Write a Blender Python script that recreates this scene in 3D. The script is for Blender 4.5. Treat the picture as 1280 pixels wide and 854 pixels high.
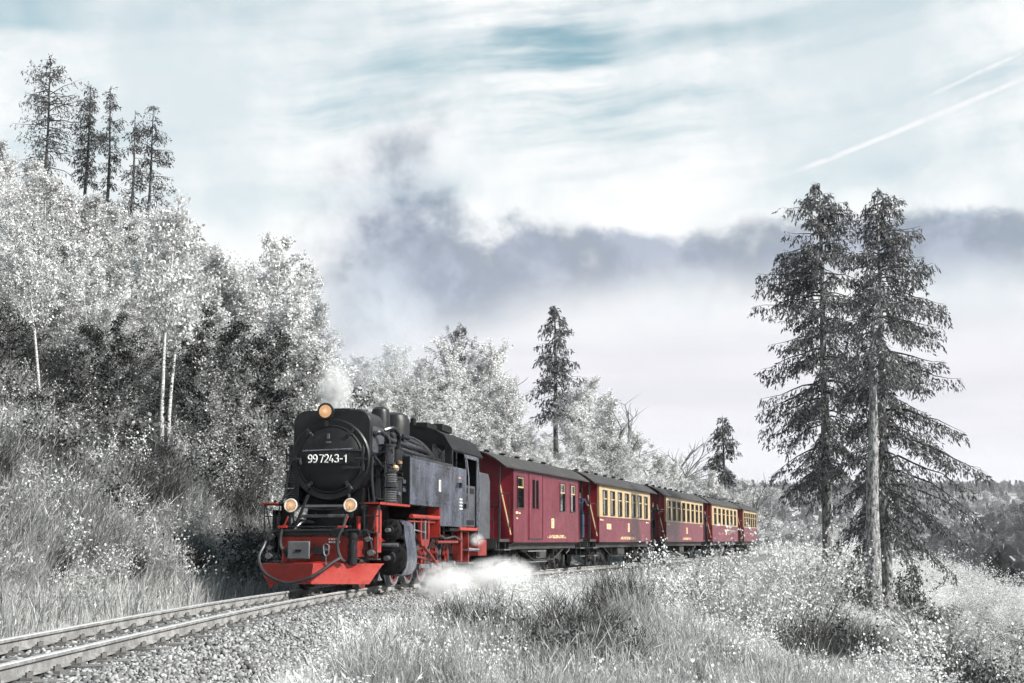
import bpy, bmesh, math, random
import numpy as np
from mathutils import Vector, Matrix, Euler

for _o in list(bpy.data.objects):
    bpy.data.objects.remove(_o)
SC = bpy.context.scene
COL = SC.collection
R = math.radians
PI = math.pi

# ---------------------------------------------------------------- camera
PITCH = R(8.03)
FPX = 1765.0                      # focal length in pixels of a 1280 wide picture
EYE = Vector((0.0, 0.0, 0.95))    # rail head is z = 0
cam_data = bpy.data.cameras.new('camera')
cam = bpy.data.objects.new('camera', cam_data)
COL.objects.link(cam)
cam.location = EYE
cam.rotation_euler = (R(90) + PITCH, 0, 0)
cam_data.sensor_fit = 'HORIZONTAL'
cam_data.sensor_width = 36.0
cam_data.lens = FPX / 1280 * 36.0
cam_data.clip_start = 0.1
cam_data.clip_end = 12000
SC.camera = cam

# ---------------------------------------------------------------- sun, world, exposure
SUN_AZ = R(113)       # clockwise from +Y towards +X
SUN_EL = R(37)
sun_data = bpy.data.lights.new('sun', 'SUN')
sun_data.energy = 5.0
sun_data.angle = R(0.9)
sun_data.color = (1.0, 0.97, 0.93)
sun = bpy.data.objects.new('sun', sun_data)
COL.objects.link(sun)
_sd = Vector((math.sin(SUN_AZ) * math.cos(SUN_EL), math.cos(SUN_AZ) * math.cos(SUN_EL), math.sin(SUN_EL)))
sun.rotation_euler = _sd.to_track_quat('Z', 'Y').to_euler()
sun.location = (40, 0, 60)

vs = SC.view_settings
vs.view_transform = 'Standard'
vs.look = 'None'
vs.exposure = 0.9
vs.gamma = 1.0
vs.use_curve_mapping = False
SC.cycles.use_denoising = True
try:
    SC.cycles.denoiser = 'OPENIMAGEDENOISE'
    SC.cycles.denoising_input_passes = 'RGB_ALBEDO_NORMAL'
    SC.cycles.denoising_prefilter = 'ACCURATE'
except Exception:
    pass
SC.cycles.max_bounces = 4
SC.cycles.diffuse_bounces = 1
SC.cycles.glossy_bounces = 2
SC.cycles.transmission_bounces = 2
SC.cycles.use_adaptive_sampling = True
SC.cycles.adaptive_threshold = 0.035
SC.cycles.transparent_max_bounces = 12
SC.cycles.volume_bounces = 1
SC.cycles.volume_step_rate = 1.0
SC.cycles.volume_max_steps = 256
SC.cycles.sample_clamp_indirect = 6.0


class NT:
    """small helper round a node tree"""
    def __init__(self, tree):
        self.t = tree
        self.n = tree.nodes
        self.n.clear()

    def new(self, kind, **kw):
        nd = self.n.new(kind)
        for k, v in kw.items():
            if k.startswith('in_'):
                key = k[3:]
                key = int(key) if key.isdigit() else key
                self.set(nd.inputs[key], v)
            else:
                setattr(nd, k, v)
        return nd

    def set(self, sock, v):
        if isinstance(v, bpy.types.NodeSocket):
            self.t.links.new(v, sock)
        else:
            sock.default_value = v

    def math(self, op, a, b=0.0, c=None, clamp=False):
        nd = self.n.new('ShaderNodeMath')
        nd.operation = op
        nd.use_clamp = clamp
        self.set(nd.inputs[0], a)
        self.set(nd.inputs[1], b)
        if c is not None:
            self.set(nd.inputs[2], c)
        return nd.outputs[0]

    def smooth(self, v, a, b, lo=0.0, hi=1.0):
        nd = self.n.new('ShaderNodeMapRange')
        nd.interpolation_type = 'SMOOTHSTEP'
        self.set(nd.inputs['Value'], v)
        nd.inputs['From Min'].default_value = a
        nd.inputs['From Max'].default_value = b
        nd.inputs['To Min'].default_value = lo
        nd.inputs['To Max'].default_value = hi
        return nd.outputs['Result']

    def noise(self, vec, scale, detail=4, rough=0.55, dist=0.0, color=False):
        nd = self.n.new('ShaderNodeTexNoise')
        if vec is not None:
            self.set(nd.inputs['Vector'], vec)
        nd.inputs['Scale'].default_value = scale
        nd.inputs['Detail'].default_value = detail
        nd.inputs['Roughness'].default_value = rough
        nd.inputs['Distortion'].default_value = dist
        return nd.outputs['Color' if color else 'Fac']

    def mix(self, f, a, b, blend='MIX'):
        nd = self.n.new('ShaderNodeMix')
        nd.data_type = 'RGBA'
        nd.blend_type = blend
        nd.clamp_factor = True
        self.set(nd.inputs[0], f)
        self.set(nd.inputs[6], a)
        self.set(nd.inputs[7], b)
        return nd.outputs[2]

    def comb(self, x, y, z):
        nd = self.n.new('ShaderNodeCombineXYZ')
        self.set(nd.inputs[0], x); self.set(nd.inputs[1], y); self.set(nd.inputs[2], z)
        return nd.outputs[0]


def build_world():
    w = bpy.data.worlds.new('World')
    SC.world = w
    w.use_nodes = True
    N = NT(w.node_tree)
    sky = N.new('ShaderNodeTexSky')
    sky.sky_type = 'NISHITA'
    sky.sun_disc = False
    sky.sun_elevation = SUN_EL
    sky.sun_rotation = SUN_AZ
    sky.air_density = 1.0
    sky.dust_density = 1.2
    sky.ozone_density = 1.5
    tc = N.new('ShaderNodeTexCoord')
    sep = N.new('ShaderNodeSeparateXYZ', in_0=tc.outputs['Generated'])
    X, Y, Z = sep.outputs
    az = N.math('MULTIPLY', N.math('ARCTAN2', X, Y), 180 / PI)       # degrees, 0 = straight ahead
    el = N.math('MULTIPLY', N.math('ARCSINE', Z), 180 / PI)
    p = N.comb(N.math('MULTIPLY', az, 0.1), N.math('MULTIPLY', el, 0.1), 0.0)
    # soft domain warp
    wn = N.noise(p, 1.3, 3, 0.5, color=True)
    ws = N.new('ShaderNodeSeparateXYZ', in_0=wn)
    wx = N.math('SUBTRACT', ws.outputs[0], 0.5)
    wy = N.math('SUBTRACT', ws.outputs[1], 0.5)
    az_w = N.math('ADD', az, N.math('MULTIPLY', wx, 5.0))
    el_w = N.math('ADD', el, N.math('MULTIPLY', wy, 1.5))
    # blue gaps only higher up, streaked
    streak_v = N.comb(N.math('MULTIPLY', az_w, 0.055), N.math('MULTIPLY', N.math('ADD', el_w, N.math('MULTIPLY', az, -0.12)), 0.42), 8.3)
    streak = N.noise(streak_v, 1.15, 6, 0.52, 0.0)
    hi = N.smooth(el, 11.0, 19.0)
    zen = N.smooth(el, 22.0, 45.0)
    gap = N.math('MULTIPLY', N.smooth(streak, 0.40, 0.66), hi)
    blot = N.noise(p, 0.75, 4, 0.5)
    gap = N.math('MULTIPLY', gap, N.smooth(blot, 0.36, 0.60, 0.25, 1.0))
    gap = N.math('MAXIMUM', N.math('MULTIPLY', gap, 0.92), N.math('MULTIPLY', N.math('MULTIPLY', zen, 0.9), N.smooth(blot, 0.30, 0.5)))
    # fine ripples (mackerel cloud)
    rip = N.noise(N.comb(N.math('MULTIPLY', az, 0.25), N.math('MULTIPLY', el, 0.55), 9.1), 3.4, 4, 0.6)
    # cloud body brightness
    soft = N.noise(p, 0.8, 6, 0.6)
    white = N.mix(N.smooth(soft, 0.36, 0.60), (0.70, 0.78, 0.82, 1), (1.0, 1.0, 1.0, 1))
    white = N.mix(N.math('MULTIPLY', N.smooth(rip, 0.52, 0.66), N.math('MULTIPLY', hi, 0.3)), white, (0.62, 0.78, 0.82, 1))
    low = N.smooth(el, 11.0, 6.5)
    lowcol = N.mix(N.smooth(N.noise(N.comb(N.math('MULTIPLY', az, 0.03), N.math('MULTIPLY', el, 0.35), 1.0), 2.2, 5, 0.6), 0.42, 0.68),
                   (0.84, 0.83, 0.88, 1), (0.77, 0.76, 0.82, 1))
    body = N.mix(low, white, lowcol)
    # slate bank lying across the middle sky
    lump = N.noise(N.comb(N.math('MULTIPLY', az, 0.16), N.math('MULTIPLY', el, 0.20), 5.5), 1.25, 7, 0.6, 0.2)
    lumpc = N.math('MULTIPLY', N.math('SUBTRACT', lump, 0.5), 4.6)
    top = N.math('SUBTRACT', N.math('ADD', 12.7, lumpc), el)
    bank_top = N.smooth(top, -0.25, 0.65)
    bot = N.math('SUBTRACT', el, N.math('ADD', N.smooth(az, -4.0, 9.0, 8.8, 10.2), N.math('MULTIPLY', wy, 3.0)))
    bank_bot = N.smooth(bot, -0.9, 1.5)
    left = N.smooth(N.math('ADD', az, N.math('MULTIPLY', wx, 5.0)), -9.6, -5.6)
    bank = N.math('MULTIPLY', N.math('MULTIPLY', bank_top, bank_bot), left)
    # tall smoky part of the bank on its left end, above the engine
    sx = N.math('DIVIDE', N.math('ADD', az_w, 5.2), 3.6)
    sy = N.math('DIVIDE', N.math('SUBTRACT', el_w, 11.8), 4.6)
    rr = N.math('SQRT', N.math('ADD', N.math('MULTIPLY', sx, sx), N.math('MULTIPLY', sy, sy)))
    fray = N.noise(p, 2.6, 6, 0.58, 0.15)
    plume = N.smooth(N.math('ADD', rr, N.math('MULTIPLY', N.math('SUBTRACT', fray, 0.5), 1.9)), 1.25, 0.25)
    plume = N.math('MULTIPLY', plume, 0.95)
    bank = N.math('MAXIMUM', N.math('MULTIPLY', bank, N.smooth(fray, 0.26, 0.56, 0.5, 1.0)), plume)
    slate = N.mix(N.smooth(fray, 0.40, 0.62), (0.16, 0.215, 0.31, 1), (0.42, 0.47, 0.585, 1))
    # white rim above the bank
    rim = N.math('MULTIPLY', N.smooth(top, -1.9, -0.2), N.smooth(top, 0.3, -0.1))
    rim = N.math('MULTIPLY', N.math('MULTIPLY', rim, N.smooth(fray, 0.38, 0.6)), left)
    body = N.mix(N.math('MULTIPLY', rim, 0.75), body, (1.02, 1.02, 1.02, 1))
    body = N.mix(N.math('MULTIPLY', bank, 0.95), body, slate)
    # vapour trails
    def trail(x0, y0, x1, y1, wdt, amt):
        a0 = math.degrees(math.atan((x0 - 640) / 1780)); a1 = math.degrees(math.atan((x1 - 640) / 1780))
        e0 = math.degrees(math.atan((678 - y0) / 1780 * math.cos(R(a0)))); e1 = math.degrees(math.atan((678 - y1) / 1780 * math.cos(R(a1))))
        m = (e1 - e0) / (a1 - a0)
        d = N.math('SUBTRACT', el, N.math('MULTIPLY_ADD', az, m, e0 - m * a0))
        d = N.math('ADD', d, N.math('MULTIPLY', N.math('SUBTRACT', fray, 0.5), 0.10))
        k = N.smooth(N.math('ABSOLUTE', d), wdt, wdt * 0.15)
        k = N.math('MULTIPLY', k, N.smooth(az, a0, a0 + 2.0))
        k = N.math('MULTIPLY', k, N.smooth(az, 60, 40))
        return N.math('MULTIPLY', k, N.math('MULTIPLY', amt, N.smooth(rip, 0.3, 0.55)))
    t1 = trail(985, 213, 1280, 92, 0.16, 0.85)
    t2 = trail(1165, 112, 1280, 58, 0.12, 0.75)
    tr = N.math('MAXIMUM', t1, t2)
    # blue of the clear sky, tinted towards the teal of the photograph
    clear = N.mix(1.0, sky.outputs[0], (0.56, 0.86, 0.68, 1), 'MULTIPLY')
    clouds = N.new('ShaderNodeVectorMath', operation='SCALE')
    N.set(clouds.inputs[0], body)
    clouds.inputs['Scale'].default_value = 5.5
    col = N.mix(gap, clouds.outputs[0], clear)
    col = N.mix(tr, col, (5.3, 5.3, 5.4, 1))
    bg = N.new('ShaderNodeBackground', in_Strength=0.1)
    N.set(bg.inputs['Color'], col)
    out = N.new('ShaderNodeOutputWorld')
    w.node_tree.links.new(bg.outputs[0], out.inputs['Surface'])
    w.cycles.sampling_method = 'MANUAL'
    w.cycles.sample_map_resolution = 1024


build_world()


def P(px, py, D):
    """world point seen at pixel (px, py) of the 1280x854 photograph, D metres deep"""
    v = 427.0 - py
    d = Vector((px - 640.0, FPX * math.cos(PITCH) - v * math.sin(PITCH), FPX * math.sin(PITCH) + v * math.cos(PITCH)))
    return EYE + d * (D / d.y)
# ---------------------------------------------------------------- materials
MATS = {}


def mat(name, build):
    m = bpy.data.materials.new(name)
    m.use_nodes = True
    N = NT(m.node_tree)
    out = N.new('ShaderNodeOutputMaterial')
    sh = build(N)
    if isinstance(sh, tuple):
        m.node_tree.links.new(sh[0], out.inputs['Surface'])
        if sh[1] is not None:
            m.node_tree.links.new(sh[1], out.inputs['Displacement'])
    else:
        m.node_tree.links.new(sh, out.inputs['Surface'])
    MATS[name] = m
    return m


def principled(N, color, rough=0.5, metal=0.0, spec=0.5, normal=None, coat=0.0):
    b = N.new('ShaderNodeBsdfPrincipled')
    N.set(b.inputs['Base Color'], color)
    N.set(b.inputs['Roughness'], rough)
    N.set(b.inputs['Metallic'], metal)
    N.set(b.inputs['Specular IOR Level'], spec)
    N.set(b.inputs['Coat Weight'], coat)
    if normal is not None:
        N.set(b.inputs['Normal'], normal)
    return b.outputs[0]


def bump(N, h, strength=0.3, dist=0.02):
    b = N.new('ShaderNodeBump')
    b.inputs['Strength'].default_value = strength
    b.inputs['Distance'].default_value = dist
    N.set(b.inputs['Height'], h)
    return b.outputs[0]


def c4(r, g=None, b=None):
    if g is None:
        g = b = r
    return (r, g, b, 1.0)


def painted(name, base, worn_or_sheen, rough=0.42, grime=(0.02, 0.02, 0.02), grime_amt=0.35, streak=0.0, spec=0.5, metal=0.0, sfreq=5.5):
    """old paint: faded patches, vertical streaks (painted reflections on the tank), grime, slightly wavy sheet metal"""
    def f(N):
        g = N.new('ShaderNodeTexCoord').outputs['Object']
        n1 = N.noise(g, 1.7, 5, 0.6)
        col = N.mix(N.smooth(n1, 0.35, 0.7), c4(*base), c4(*worn_or_sheen))
        if streak > 0:
            mp = N.new('ShaderNodeMapping', in_Vector=g)
            mp.inputs['Scale'].default_value = (sfreq, sfreq, 0.45 * sfreq / 5.5)
            s = N.noise(mp.outputs[0], 1.6, 5 if sfreq > 2 else 1.5, 0.5, 0.3)
            col = N.mix(N.math('MULTIPLY', N.smooth(s, 0.45, 0.68), streak), col, c4(*worn_or_sheen))
            s2 = N.noise(mp.outputs[0], 3.3, 4, 0.6, 0.2)
            col = N.mix(N.math('MULTIPLY', N.smooth(s2, 0.50, 0.72), streak * (0.8 if sfreq > 2 else 0.25)), col, c4(*[x * 0.45 for x in base]))
        n2 = N.noise(g, 7.0, 6, 0.65)
        col = N.mix(N.math('MULTIPLY', N.smooth(n2, 0.48, 0.72), grime_amt), col, c4(*grime))
        rg = N.math('MULTIPLY_ADD', n2, 0.35, rough - 0.15)
        nb = bump(N, N.math('ADD', N.math('MULTIPLY', n1, 1.0), N.math('MULTIPLY', n2, 0.15)), 0.22, 0.03)
        return principled(N, col, rg, metal, spec, nb)
    return mat(name, f)


def leafmat(name, dark, light, trans=0.35, rough=0.7, gloss=0.04):
    """one tone per leaf (random per island) plus the tree's own tone"""
    def f(N):
        geo = N.new('ShaderNodeNewGeometry')
        oi = N.new('ShaderNodeObjectInfo')
        r = geo.outputs['Random Per Island']
        t = N.math('ADD', N.math('MULTIPLY', r, 0.8), N.math('MULTIPLY', oi.outputs['Random'], 0.2))
        col = N.mix(N.math('POWER', t, 1.1), c4(*dark), c4(*light))
        d = N.new('ShaderNodeBsdfDiffuse')
        N.set(d.inputs['Color'], col)
        tr = N.new('ShaderNodeBsdfTranslucent')
        N.set(tr.inputs['Color'], col)
        m = N.new('ShaderNodeMixShader')
        m.inputs[0].default_value = trans
        N.t.links.new(d.outputs[0], m.inputs[1])
        N.t.links.new(tr.outputs[0], m.inputs[2])
        g = N.new('ShaderNodeBsdfGlossy')
        g.inputs['Roughness'].default_value = 0.45
        m2 = N.new('ShaderNodeMixShader')
        m2.inputs[0].default_value = gloss
        N.t.links.new(m.outputs[0], m2.inputs[1])
        N.t.links.new(g.outputs[0], m2.inputs[2])
        return m2.outputs[0]
    return mat(name, f)


def barkmat(name, a, b, scale=6.0, sz=0.3):
    def f(N):
        g = N.new('ShaderNodeTexCoord').outputs['Object']
        mp = N.new('ShaderNodeMapping', in_Vector=g)
        mp.inputs['Scale'].default_value = (1, 1, sz)
        n = N.noise(mp.outputs[0], scale, 5, 0.65)
        col = N.mix(N.smooth(n, 0.38, 0.62), c4(*a), c4(*b))
        return principled(N, col, 0.85, 0, 0.2, bump(N, n, 1.0, 0.06))
    return mat(name, f)


# ---------------------------------------------------------------- object helpers
def link(o, parent=None):
    COL.objects.link(o)
    if parent is not None:
        o.parent = parent
    return o


def tag(o, label=None, cat=None, group=None, kind=None):
    if label: o['label'] = label
    if cat: o['category'] = cat
    if group: o['group'] = group
    if kind: o['kind'] = kind
    return o


def empty(name, loc=(0, 0, 0), rz=0.0, parent=None):
    o = bpy.data.objects.new(name, None)
    o.empty_display_size = 0.3
    o.location = loc
    o.rotation_euler = (0, 0, rz)
    return link(o, parent)


def copy_tree(o, parent=None):
    c = o.copy()
    COL.objects.link(c)
    if parent is not None:
        c.parent = parent
    for ch in o.children:
        copy_tree(ch, c)
    return c


def mesh_np(name, verts, faces_list, mats, face_mats=None, smooth=False):
    """verts (N,3); faces_list: list of int arrays (M,k)"""
    me = bpy.data.meshes.new(name)
    verts = np.ascontiguousarray(verts, dtype=np.float32)
    faces_list = [np.asarray(f, dtype=np.int32) for f in faces_list if len(f)]
    nl = sum(f.size for f in faces_list)
    nf = sum(len(f) for f in faces_list)
    me.vertices.add(len(verts))
    me.vertices.foreach_set('co', verts.ravel())
    me.loops.add(nl)
    me.loops.foreach_set('vertex_index', np.concatenate([f.ravel() for f in faces_list]))
    me.polygons.add(nf)
    tot = np.concatenate([np.full(len(f), f.shape[1], dtype=np.int32) for f in faces_list])
    st = np.concatenate([[0], np.cumsum(tot)[:-1]]).astype(np.int32)
    me.polygons.foreach_set('loop_start', st)
    me.polygons.foreach_set('loop_total', tot)
    for m in (mats if isinstance(mats, (list, tuple)) else [mats]):
        me.materials.append(m)
    if face_mats is not None:
        me.polygons.foreach_set('material_index', np.asarray(face_mats, dtype=np.int32))
    if smooth:
        me.polygons.foreach_set('use_smooth', np.ones(nf, dtype=bool))
    me.update(calc_edges=True)
    me.validate()
    return me


class MB:
    """collects shapes, builds ONE mesh object"""
    def __init__(self):
        self.v = []
        self.f = []

    def add(self, vs_, fs_):
        b = len(self.v)
        self.v.extend([tuple(p) for p in vs_])
        self.f.extend([tuple(i + b for i in f) for f in fs_])
        return self

    def box(self, x0, x1, y0, y1, z0, z1, M=None):
        vs_ = [Vector((x, y, z)) for z in (z0, z1) for y in (y0, y1) for x in (x0, x1)]
        if M is not None:
            vs_ = [M @ p for p in vs_]
        return self.add(vs_, [(0, 2, 3, 1), (4, 5, 7, 6), (0, 1, 5, 4), (2, 6, 7, 3), (0, 4, 6, 2), (1, 3, 7, 5)])

    def bar(self, p0, p1, w, h=None, up=(0, 0, 1)):
        """rectangular bar between two points"""
        p0, p1 = Vector(p0), Vector(p1)
        h = w if h is None else h
        d = (p1 - p0)
        L = d.length
        d.normalize()
        up = Vector(up)
        if abs(d.dot(up)) > 0.98:
            up = Vector((1, 0, 0))
        s = d.cross(up).normalized()
        t = s.cross(d)
        vs_ = []
        for q in (p0, p1):
            for a, b in ((-1, -1), (1, -1), (1, 1), (-1, 1)):
                vs_.append(q + s * (a * w / 2) + t * (b * h / 2))
        return self.add(vs_, [(0, 1, 2, 3), (7, 6, 5, 4), (0, 4, 5, 1), (1, 5, 6, 2), (2, 6, 7, 3), (3, 7, 4, 0)])

    def cyl(self, p0, p1, r0, r1=None, n=14, caps=True):
        p0, p1 = Vector(p0), Vector(p1)
        r1 = r0 if r1 is None else r1
        d = (p1 - p0).normalized()
        a = Vector((0, 0, 1)) if abs(d.z) < 0.9 else Vector((1, 0, 0))
        s = d.cross(a).normalized()
        t = d.cross(s)
        vs_ = []
        for q, r in ((p0, r0), (p1, r1)):
            for k in range(n):
                an = 2 * PI * k / n
                vs_.append(q + s * (math.cos(an) * r) + t * (math.sin(an) * r))
        fs_ = [(k, (k + 1) % n, n + (k + 1) % n, n + k) for k in range(n)]
        if caps:
            fs_.append(tuple(range(n - 1, -1, -1)))
            fs_.append(tuple(range(n, 2 * n)))
        return self.add(vs_, fs_)

    def tube(self, pts, r, n=8, close_ends=True):
        pts = [Vector(p) for p in pts]
        rs = r if isinstance(r, (list, tuple)) else [r] * len(pts)
        vs_, fs_ = [], []
        prev = None
        for i, p in enumerate(pts):
            d = (pts[min(i + 1, len(pts) - 1)] - pts[max(i - 1, 0)]).normalized()
            if prev is None:
                a = Vector((0, 0, 1)) if abs(d.z) < 0.9 else Vector((1, 0, 0))
                s = d.cross(a).normalized()
            else:
                s = (prev - d * prev.dot(d)).normalized()
            prev = s
            t = d.cross(s)
            for k in range(n):
                an = 2 * PI * k / n
                vs_.append(p + (s * math.cos(an) + t * math.sin(an)) * rs[i])
        for i in range(len(pts) - 1):
            for k in range(n):
                a, b = i * n + k, i * n + (k + 1) % n
                fs_.append((a, b, b + n, a + n))
        if close_ends:
            fs_.append(tuple(range(n - 1, -1, -1)))
            m = (len(pts) - 1) * n
            fs_.append(tuple(range(m, m + n)))
        return self.add(vs_, fs_)

    def lathe(self, prof, origin=(0, 0, 0), axis='Z', n=24):
        """prof: list of (radius, along)"""
        o = Vector(origin)
        vs_, fs_ = [], []
        for r, h in prof:
            for k in range(n):
                an = 2 * PI * k / n
                c, s = math.cos(an) * r, math.sin(an) * r
                if axis == 'Z': vs_.append(o + Vector((c, s, h)))
                elif axis == 'Y': vs_.append(o + Vector((s, h, c)))
                else: vs_.append(o + Vector((h, c, s)))
        for i in range(len(prof) - 1):
            for k in range(n):
                a, b = i * n + k, i * n + (k + 1) % n
                fs_.append((a, b, b + n, a + n))
        fs_.append(tuple(range(n - 1, -1, -1)))
        m = (len(prof) - 1) * n
        fs_.append(tuple(range(m, m + n)))
        return self.add(vs_, fs_)

    def prism(self, poly, a0, a1, axis='Y'):
        """poly in the plane across axis: Y -> (x,z), X -> (y,z), Z -> (x,y)"""
        n = len(poly)
        vs_ = []
        for a in (a0, a1):
            for p, q in poly:
                vs_.append((p, a, q) if axis == 'Y' else (a, p, q) if axis == 'X' else (p, q, a))
        fs_ = [(k, (k + 1) % n, n + (k + 1) % n, n + k) for k in range(n)]
        fs_.append(tuple(range(n - 1, -1, -1)))
        fs_.append(tuple(range(n, 2 * n)))
        return self.add(vs_, fs_)

    def mesh(self, name, m, smooth=False):
        me = bpy.data.meshes.new(name)
        me.from_pydata(self.v, [], self.f)
        bm = bmesh.new()
        bm.from_mesh(me)
        bmesh.ops.recalc_face_normals(bm, faces=bm.faces)
        bm.to_mesh(me)
        bm.free()
        me.materials.append(m)
        if smooth:
            me.polygons.foreach_set('use_smooth', [True] * len(me.polygons))
            try:
                me.set_sharp_from_angle(angle=R(35))
            except Exception:
                pass
        return me

    def build(self, name, m, parent=None, smooth=False, bevel=0.0, seg=2):
        o = bpy.data.objects.new(name, self.mesh(name, m, smooth or bevel > 0))
        link(o, parent)
        if bevel > 0:
            md = o.modifiers.new('bevel', 'BEVEL')
            md.width = bevel
            md.segments = seg
            md.limit_method = 'ANGLE'
            md.angle_limit = R(40)
        return o


def text_mesh(name, body, size, m, parent, loc, rot, extrude=0.006, align='CENTER', spacing=1.0):
    cu = bpy.data.curves.new(name, 'FONT')
    cu.body = body
    cu.size = size
    cu.extrude = extrude
    cu.align_x = align
    cu.align_y = 'CENTER'
    cu.space_character = spacing
    cu.resolution_u = 4
    tmp = bpy.data.objects.new(name, cu)
    COL.objects.link(tmp)
    dg = bpy.context.evaluated_depsgraph_get()
    me = bpy.data.meshes.new_from_object(tmp.evaluated_get(dg))
    bpy.data.objects.remove(tmp)
    bpy.data.curves.remove(cu)
    me.materials.clear()
    me.materials.append(m)
    o = bpy.data.objects.new(name, me)
    o.location = loc
    o.rotation_euler = rot
    return link(o, parent)


# ---------------------------------------------------------------- the line and the land
def sstep(t):
    t = np.clip(t, 0, 1)
    return t * t * (3 - 2 * t)


def Xc(y):
    """x of the track centre at depth y"""
    y = np.asarray(y, dtype=float)
    t = np.clip((y - 14) / 34.0, 0, 1)
    q = np.clip((y - 108) / 60.0, 0, 1)
    bend = 0.60 * (60.0 * (q ** 3 - q ** 4 / 2) + np.maximum(y - 168.0, 0))
    return -4.5 + 0.02 * (y - 11) + 0.265 * (34.0 * (t ** 3 - t ** 4 / 2) + np.maximum(y - 48.0, 0)) - bend


def slope(y):
    y = np.asarray(y, dtype=float)
    return 0.02 + 0.265 * sstep((y - 14) / 34.0) - 0.60 * sstep((y - 108) / 60.0)


def side_u(x, y):
    return (x - Xc(y)) * np.cos(np.arctan(slope(y)))


def track_frame(y):
    """point on the centre line and unit direction"""
    a = math.atan(float(slope(y)))
    return Vector((float(Xc(y)), y, 0)), Vector((math.sin(a), math.cos(a), 0)), Vector((math.cos(a), -math.sin(a), 0))


def vnoise(x, y, s, seed=0):
    """cheap smooth value noise"""
    x = np.asarray(x, dtype=float) / s + seed * 17.13
    y = np.asarray(y, dtype=float) / s - seed * 9.71
    xi, yi = np.floor(x), np.floor(y)
    fx, fy = sstep(x - xi), sstep(y - yi)

    def h(a, b):
        v = np.sin(a * 127.1 + b * 311.7 + seed * 3.3) * 43758.5453
        return v - np.floor(v)
    return (h(xi, yi) * (1 - fx) * (1 - fy) + h(xi + 1, yi) * fx * (1 - fy) + h(xi, yi + 1) * (1 - fx) * fy + h(xi + 1, yi + 1) * fx * fy) * 2 - 1


def ground(x, y):
    x = np.asarray(x, dtype=float)
    y = np.asarray(y, dtype=float)
    u = side_u(x, y)
    a = np.abs(u)
    # hill side (left of the line)
    k = 0.50 - 0.12 * sstep((y - 85) / 60.0)
    k = k * (1 - 0.5 * sstep((y - 170) / 200.0))
    rise = np.maximum(a - 2.1, 0)
    hill = -0.42 + k * (np.minimum(rise, 34) + 0.35 * np.clip(rise - 34, 0, 60))
    hill = hill + 0.45 * sstep((rise) / 4.0) * (1 + 0.35 * vnoise(x, y, 5, 1)) + sstep(rise / 12) * 0.7 * vnoise(x, y, 9, 2)
    # valley side (right of the line)
    d1 = np.clip(a - 1.7, 0, 0.9)
    d2 = np.clip(a - 2.6, 0, 4.4)
    d3 = np.clip(a - 7.0, 0, 13.0)
    d4 = np.clip(a - 20.0, 0, 74.0)
    fall = -0.42 - 0.14 * d1 - 0.055 * d2 - 0.30 * d3 - 0.48 * d4
    fall = fall + 0.13 * sstep((a - 2.6) / 2) * vnoise(x, y, 2.3, 3) + 0.35 * sstep((a - 7) / 8) * vnoise(x, y, 7, 4)
    z = np.where(u < 0, hill, fall)
    # valley and the wooded ridges beyond
    far = sstep((y - 130) / 240.0) * sstep((a - 25) / 60.0)
    ridge = 92 * np.exp(-((y - 1450 - 0.12 * x) / 430.0) ** 2) * (1 + 0.10 * vnoise(x, y, 260, 5) + 0.05 * vnoise(x, y, 90, 6))
    ridge2 = 58 * np.exp(-((y - 760) / 170.0) ** 2) * sstep((x - 120) / 190.0) * (1 + 0.12 * vnoise(x, y, 120, 7))
    rolling = 5 * vnoise(x, y, 130, 8)
    val = -41 + np.maximum(ridge, ridge2) + rolling
    zr = np.where(u > 0, z * (1 - far) + val * far, z)
    # the hill on the left sinks into the ridge far away
    fl = sstep((y - 260) / 500.0)
    zr = np.where(u < 0, z * (1 - fl) + (val + 14) * fl, zr)
    return zr


def gz(x, y):
    return float(ground(np.array([x]), np.array([y]))[0])
# ---------------------------------------------------------------- shared materials
def _soil(N):
    g = N.new('ShaderNodeTexCoord').outputs['Object']
    n1 = N.noise(g, 0.35, 5, 0.6)
    n2 = N.noise(g, 4.0, 6, 0.7)
    n3 = N.noise(g, 28.0, 4, 0.7)
    col = N.mix(N.smooth(n1, 0.38, 0.62), c4(0.17), c4(0.36, 0.36, 0.355))
    col = N.mix(N.smooth(n2, 0.40, 0.66), col, c4(0.55, 0.55, 0.54))
    col = N.mix(N.math('MULTIPLY', N.smooth(n3, 0.50, 0.62), 0.7), col, c4(0.09))
    return principled(N, col, 0.95, 0, 0.1, bump(N, N.math('ADD', n2, N.math('MULTIPLY', n3, 0.5)), 0.9, 0.12))


M_SOIL = mat('dry_ground', _soil)


def _ballast(N):
    g = N.new('ShaderNodeTexCoord').outputs['Object']
    v = N.new('ShaderNodeTexVoronoi', in_Vector=g)
    v.inputs['Scale'].default_value = 17.0
    n = N.noise(g, 1.1, 4, 0.6)
    col = N.mix(v.outputs['Distance'], c4(0.22, 0.22, 0.225), c4(0.035))
    col = N.mix(N.smooth(n, 0.4, 0.7, 0, 0.5), col, c4(0.16))
    return principled(N, col, 0.9, 0, 0.2, bump(N, v.outputs['Distance'], 1.0, -0.04))


M_BALLAST = mat('ballast', _ballast)


def _stone(N):
    geo = N.new('ShaderNodeNewGeometry')
    g = N.new('ShaderNodeTexCoord').outputs['Object']
    n = N.noise(g, 30, 4, 0.7)
    col = N.mix(geo.outputs['Random Per Island'], c4(0.07, 0.07, 0.072), c4(0.37, 0.37, 0.366))
    col = N.mix(N.smooth(n, 0.5, 0.7, 0, 0.5), col, c4(0.15))
    return principled(N, col, 0.85, 0, 0.3, bump(N, n, 0.5, 0.01))


M_STONE = mat('ballast_stone', _stone)


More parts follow.
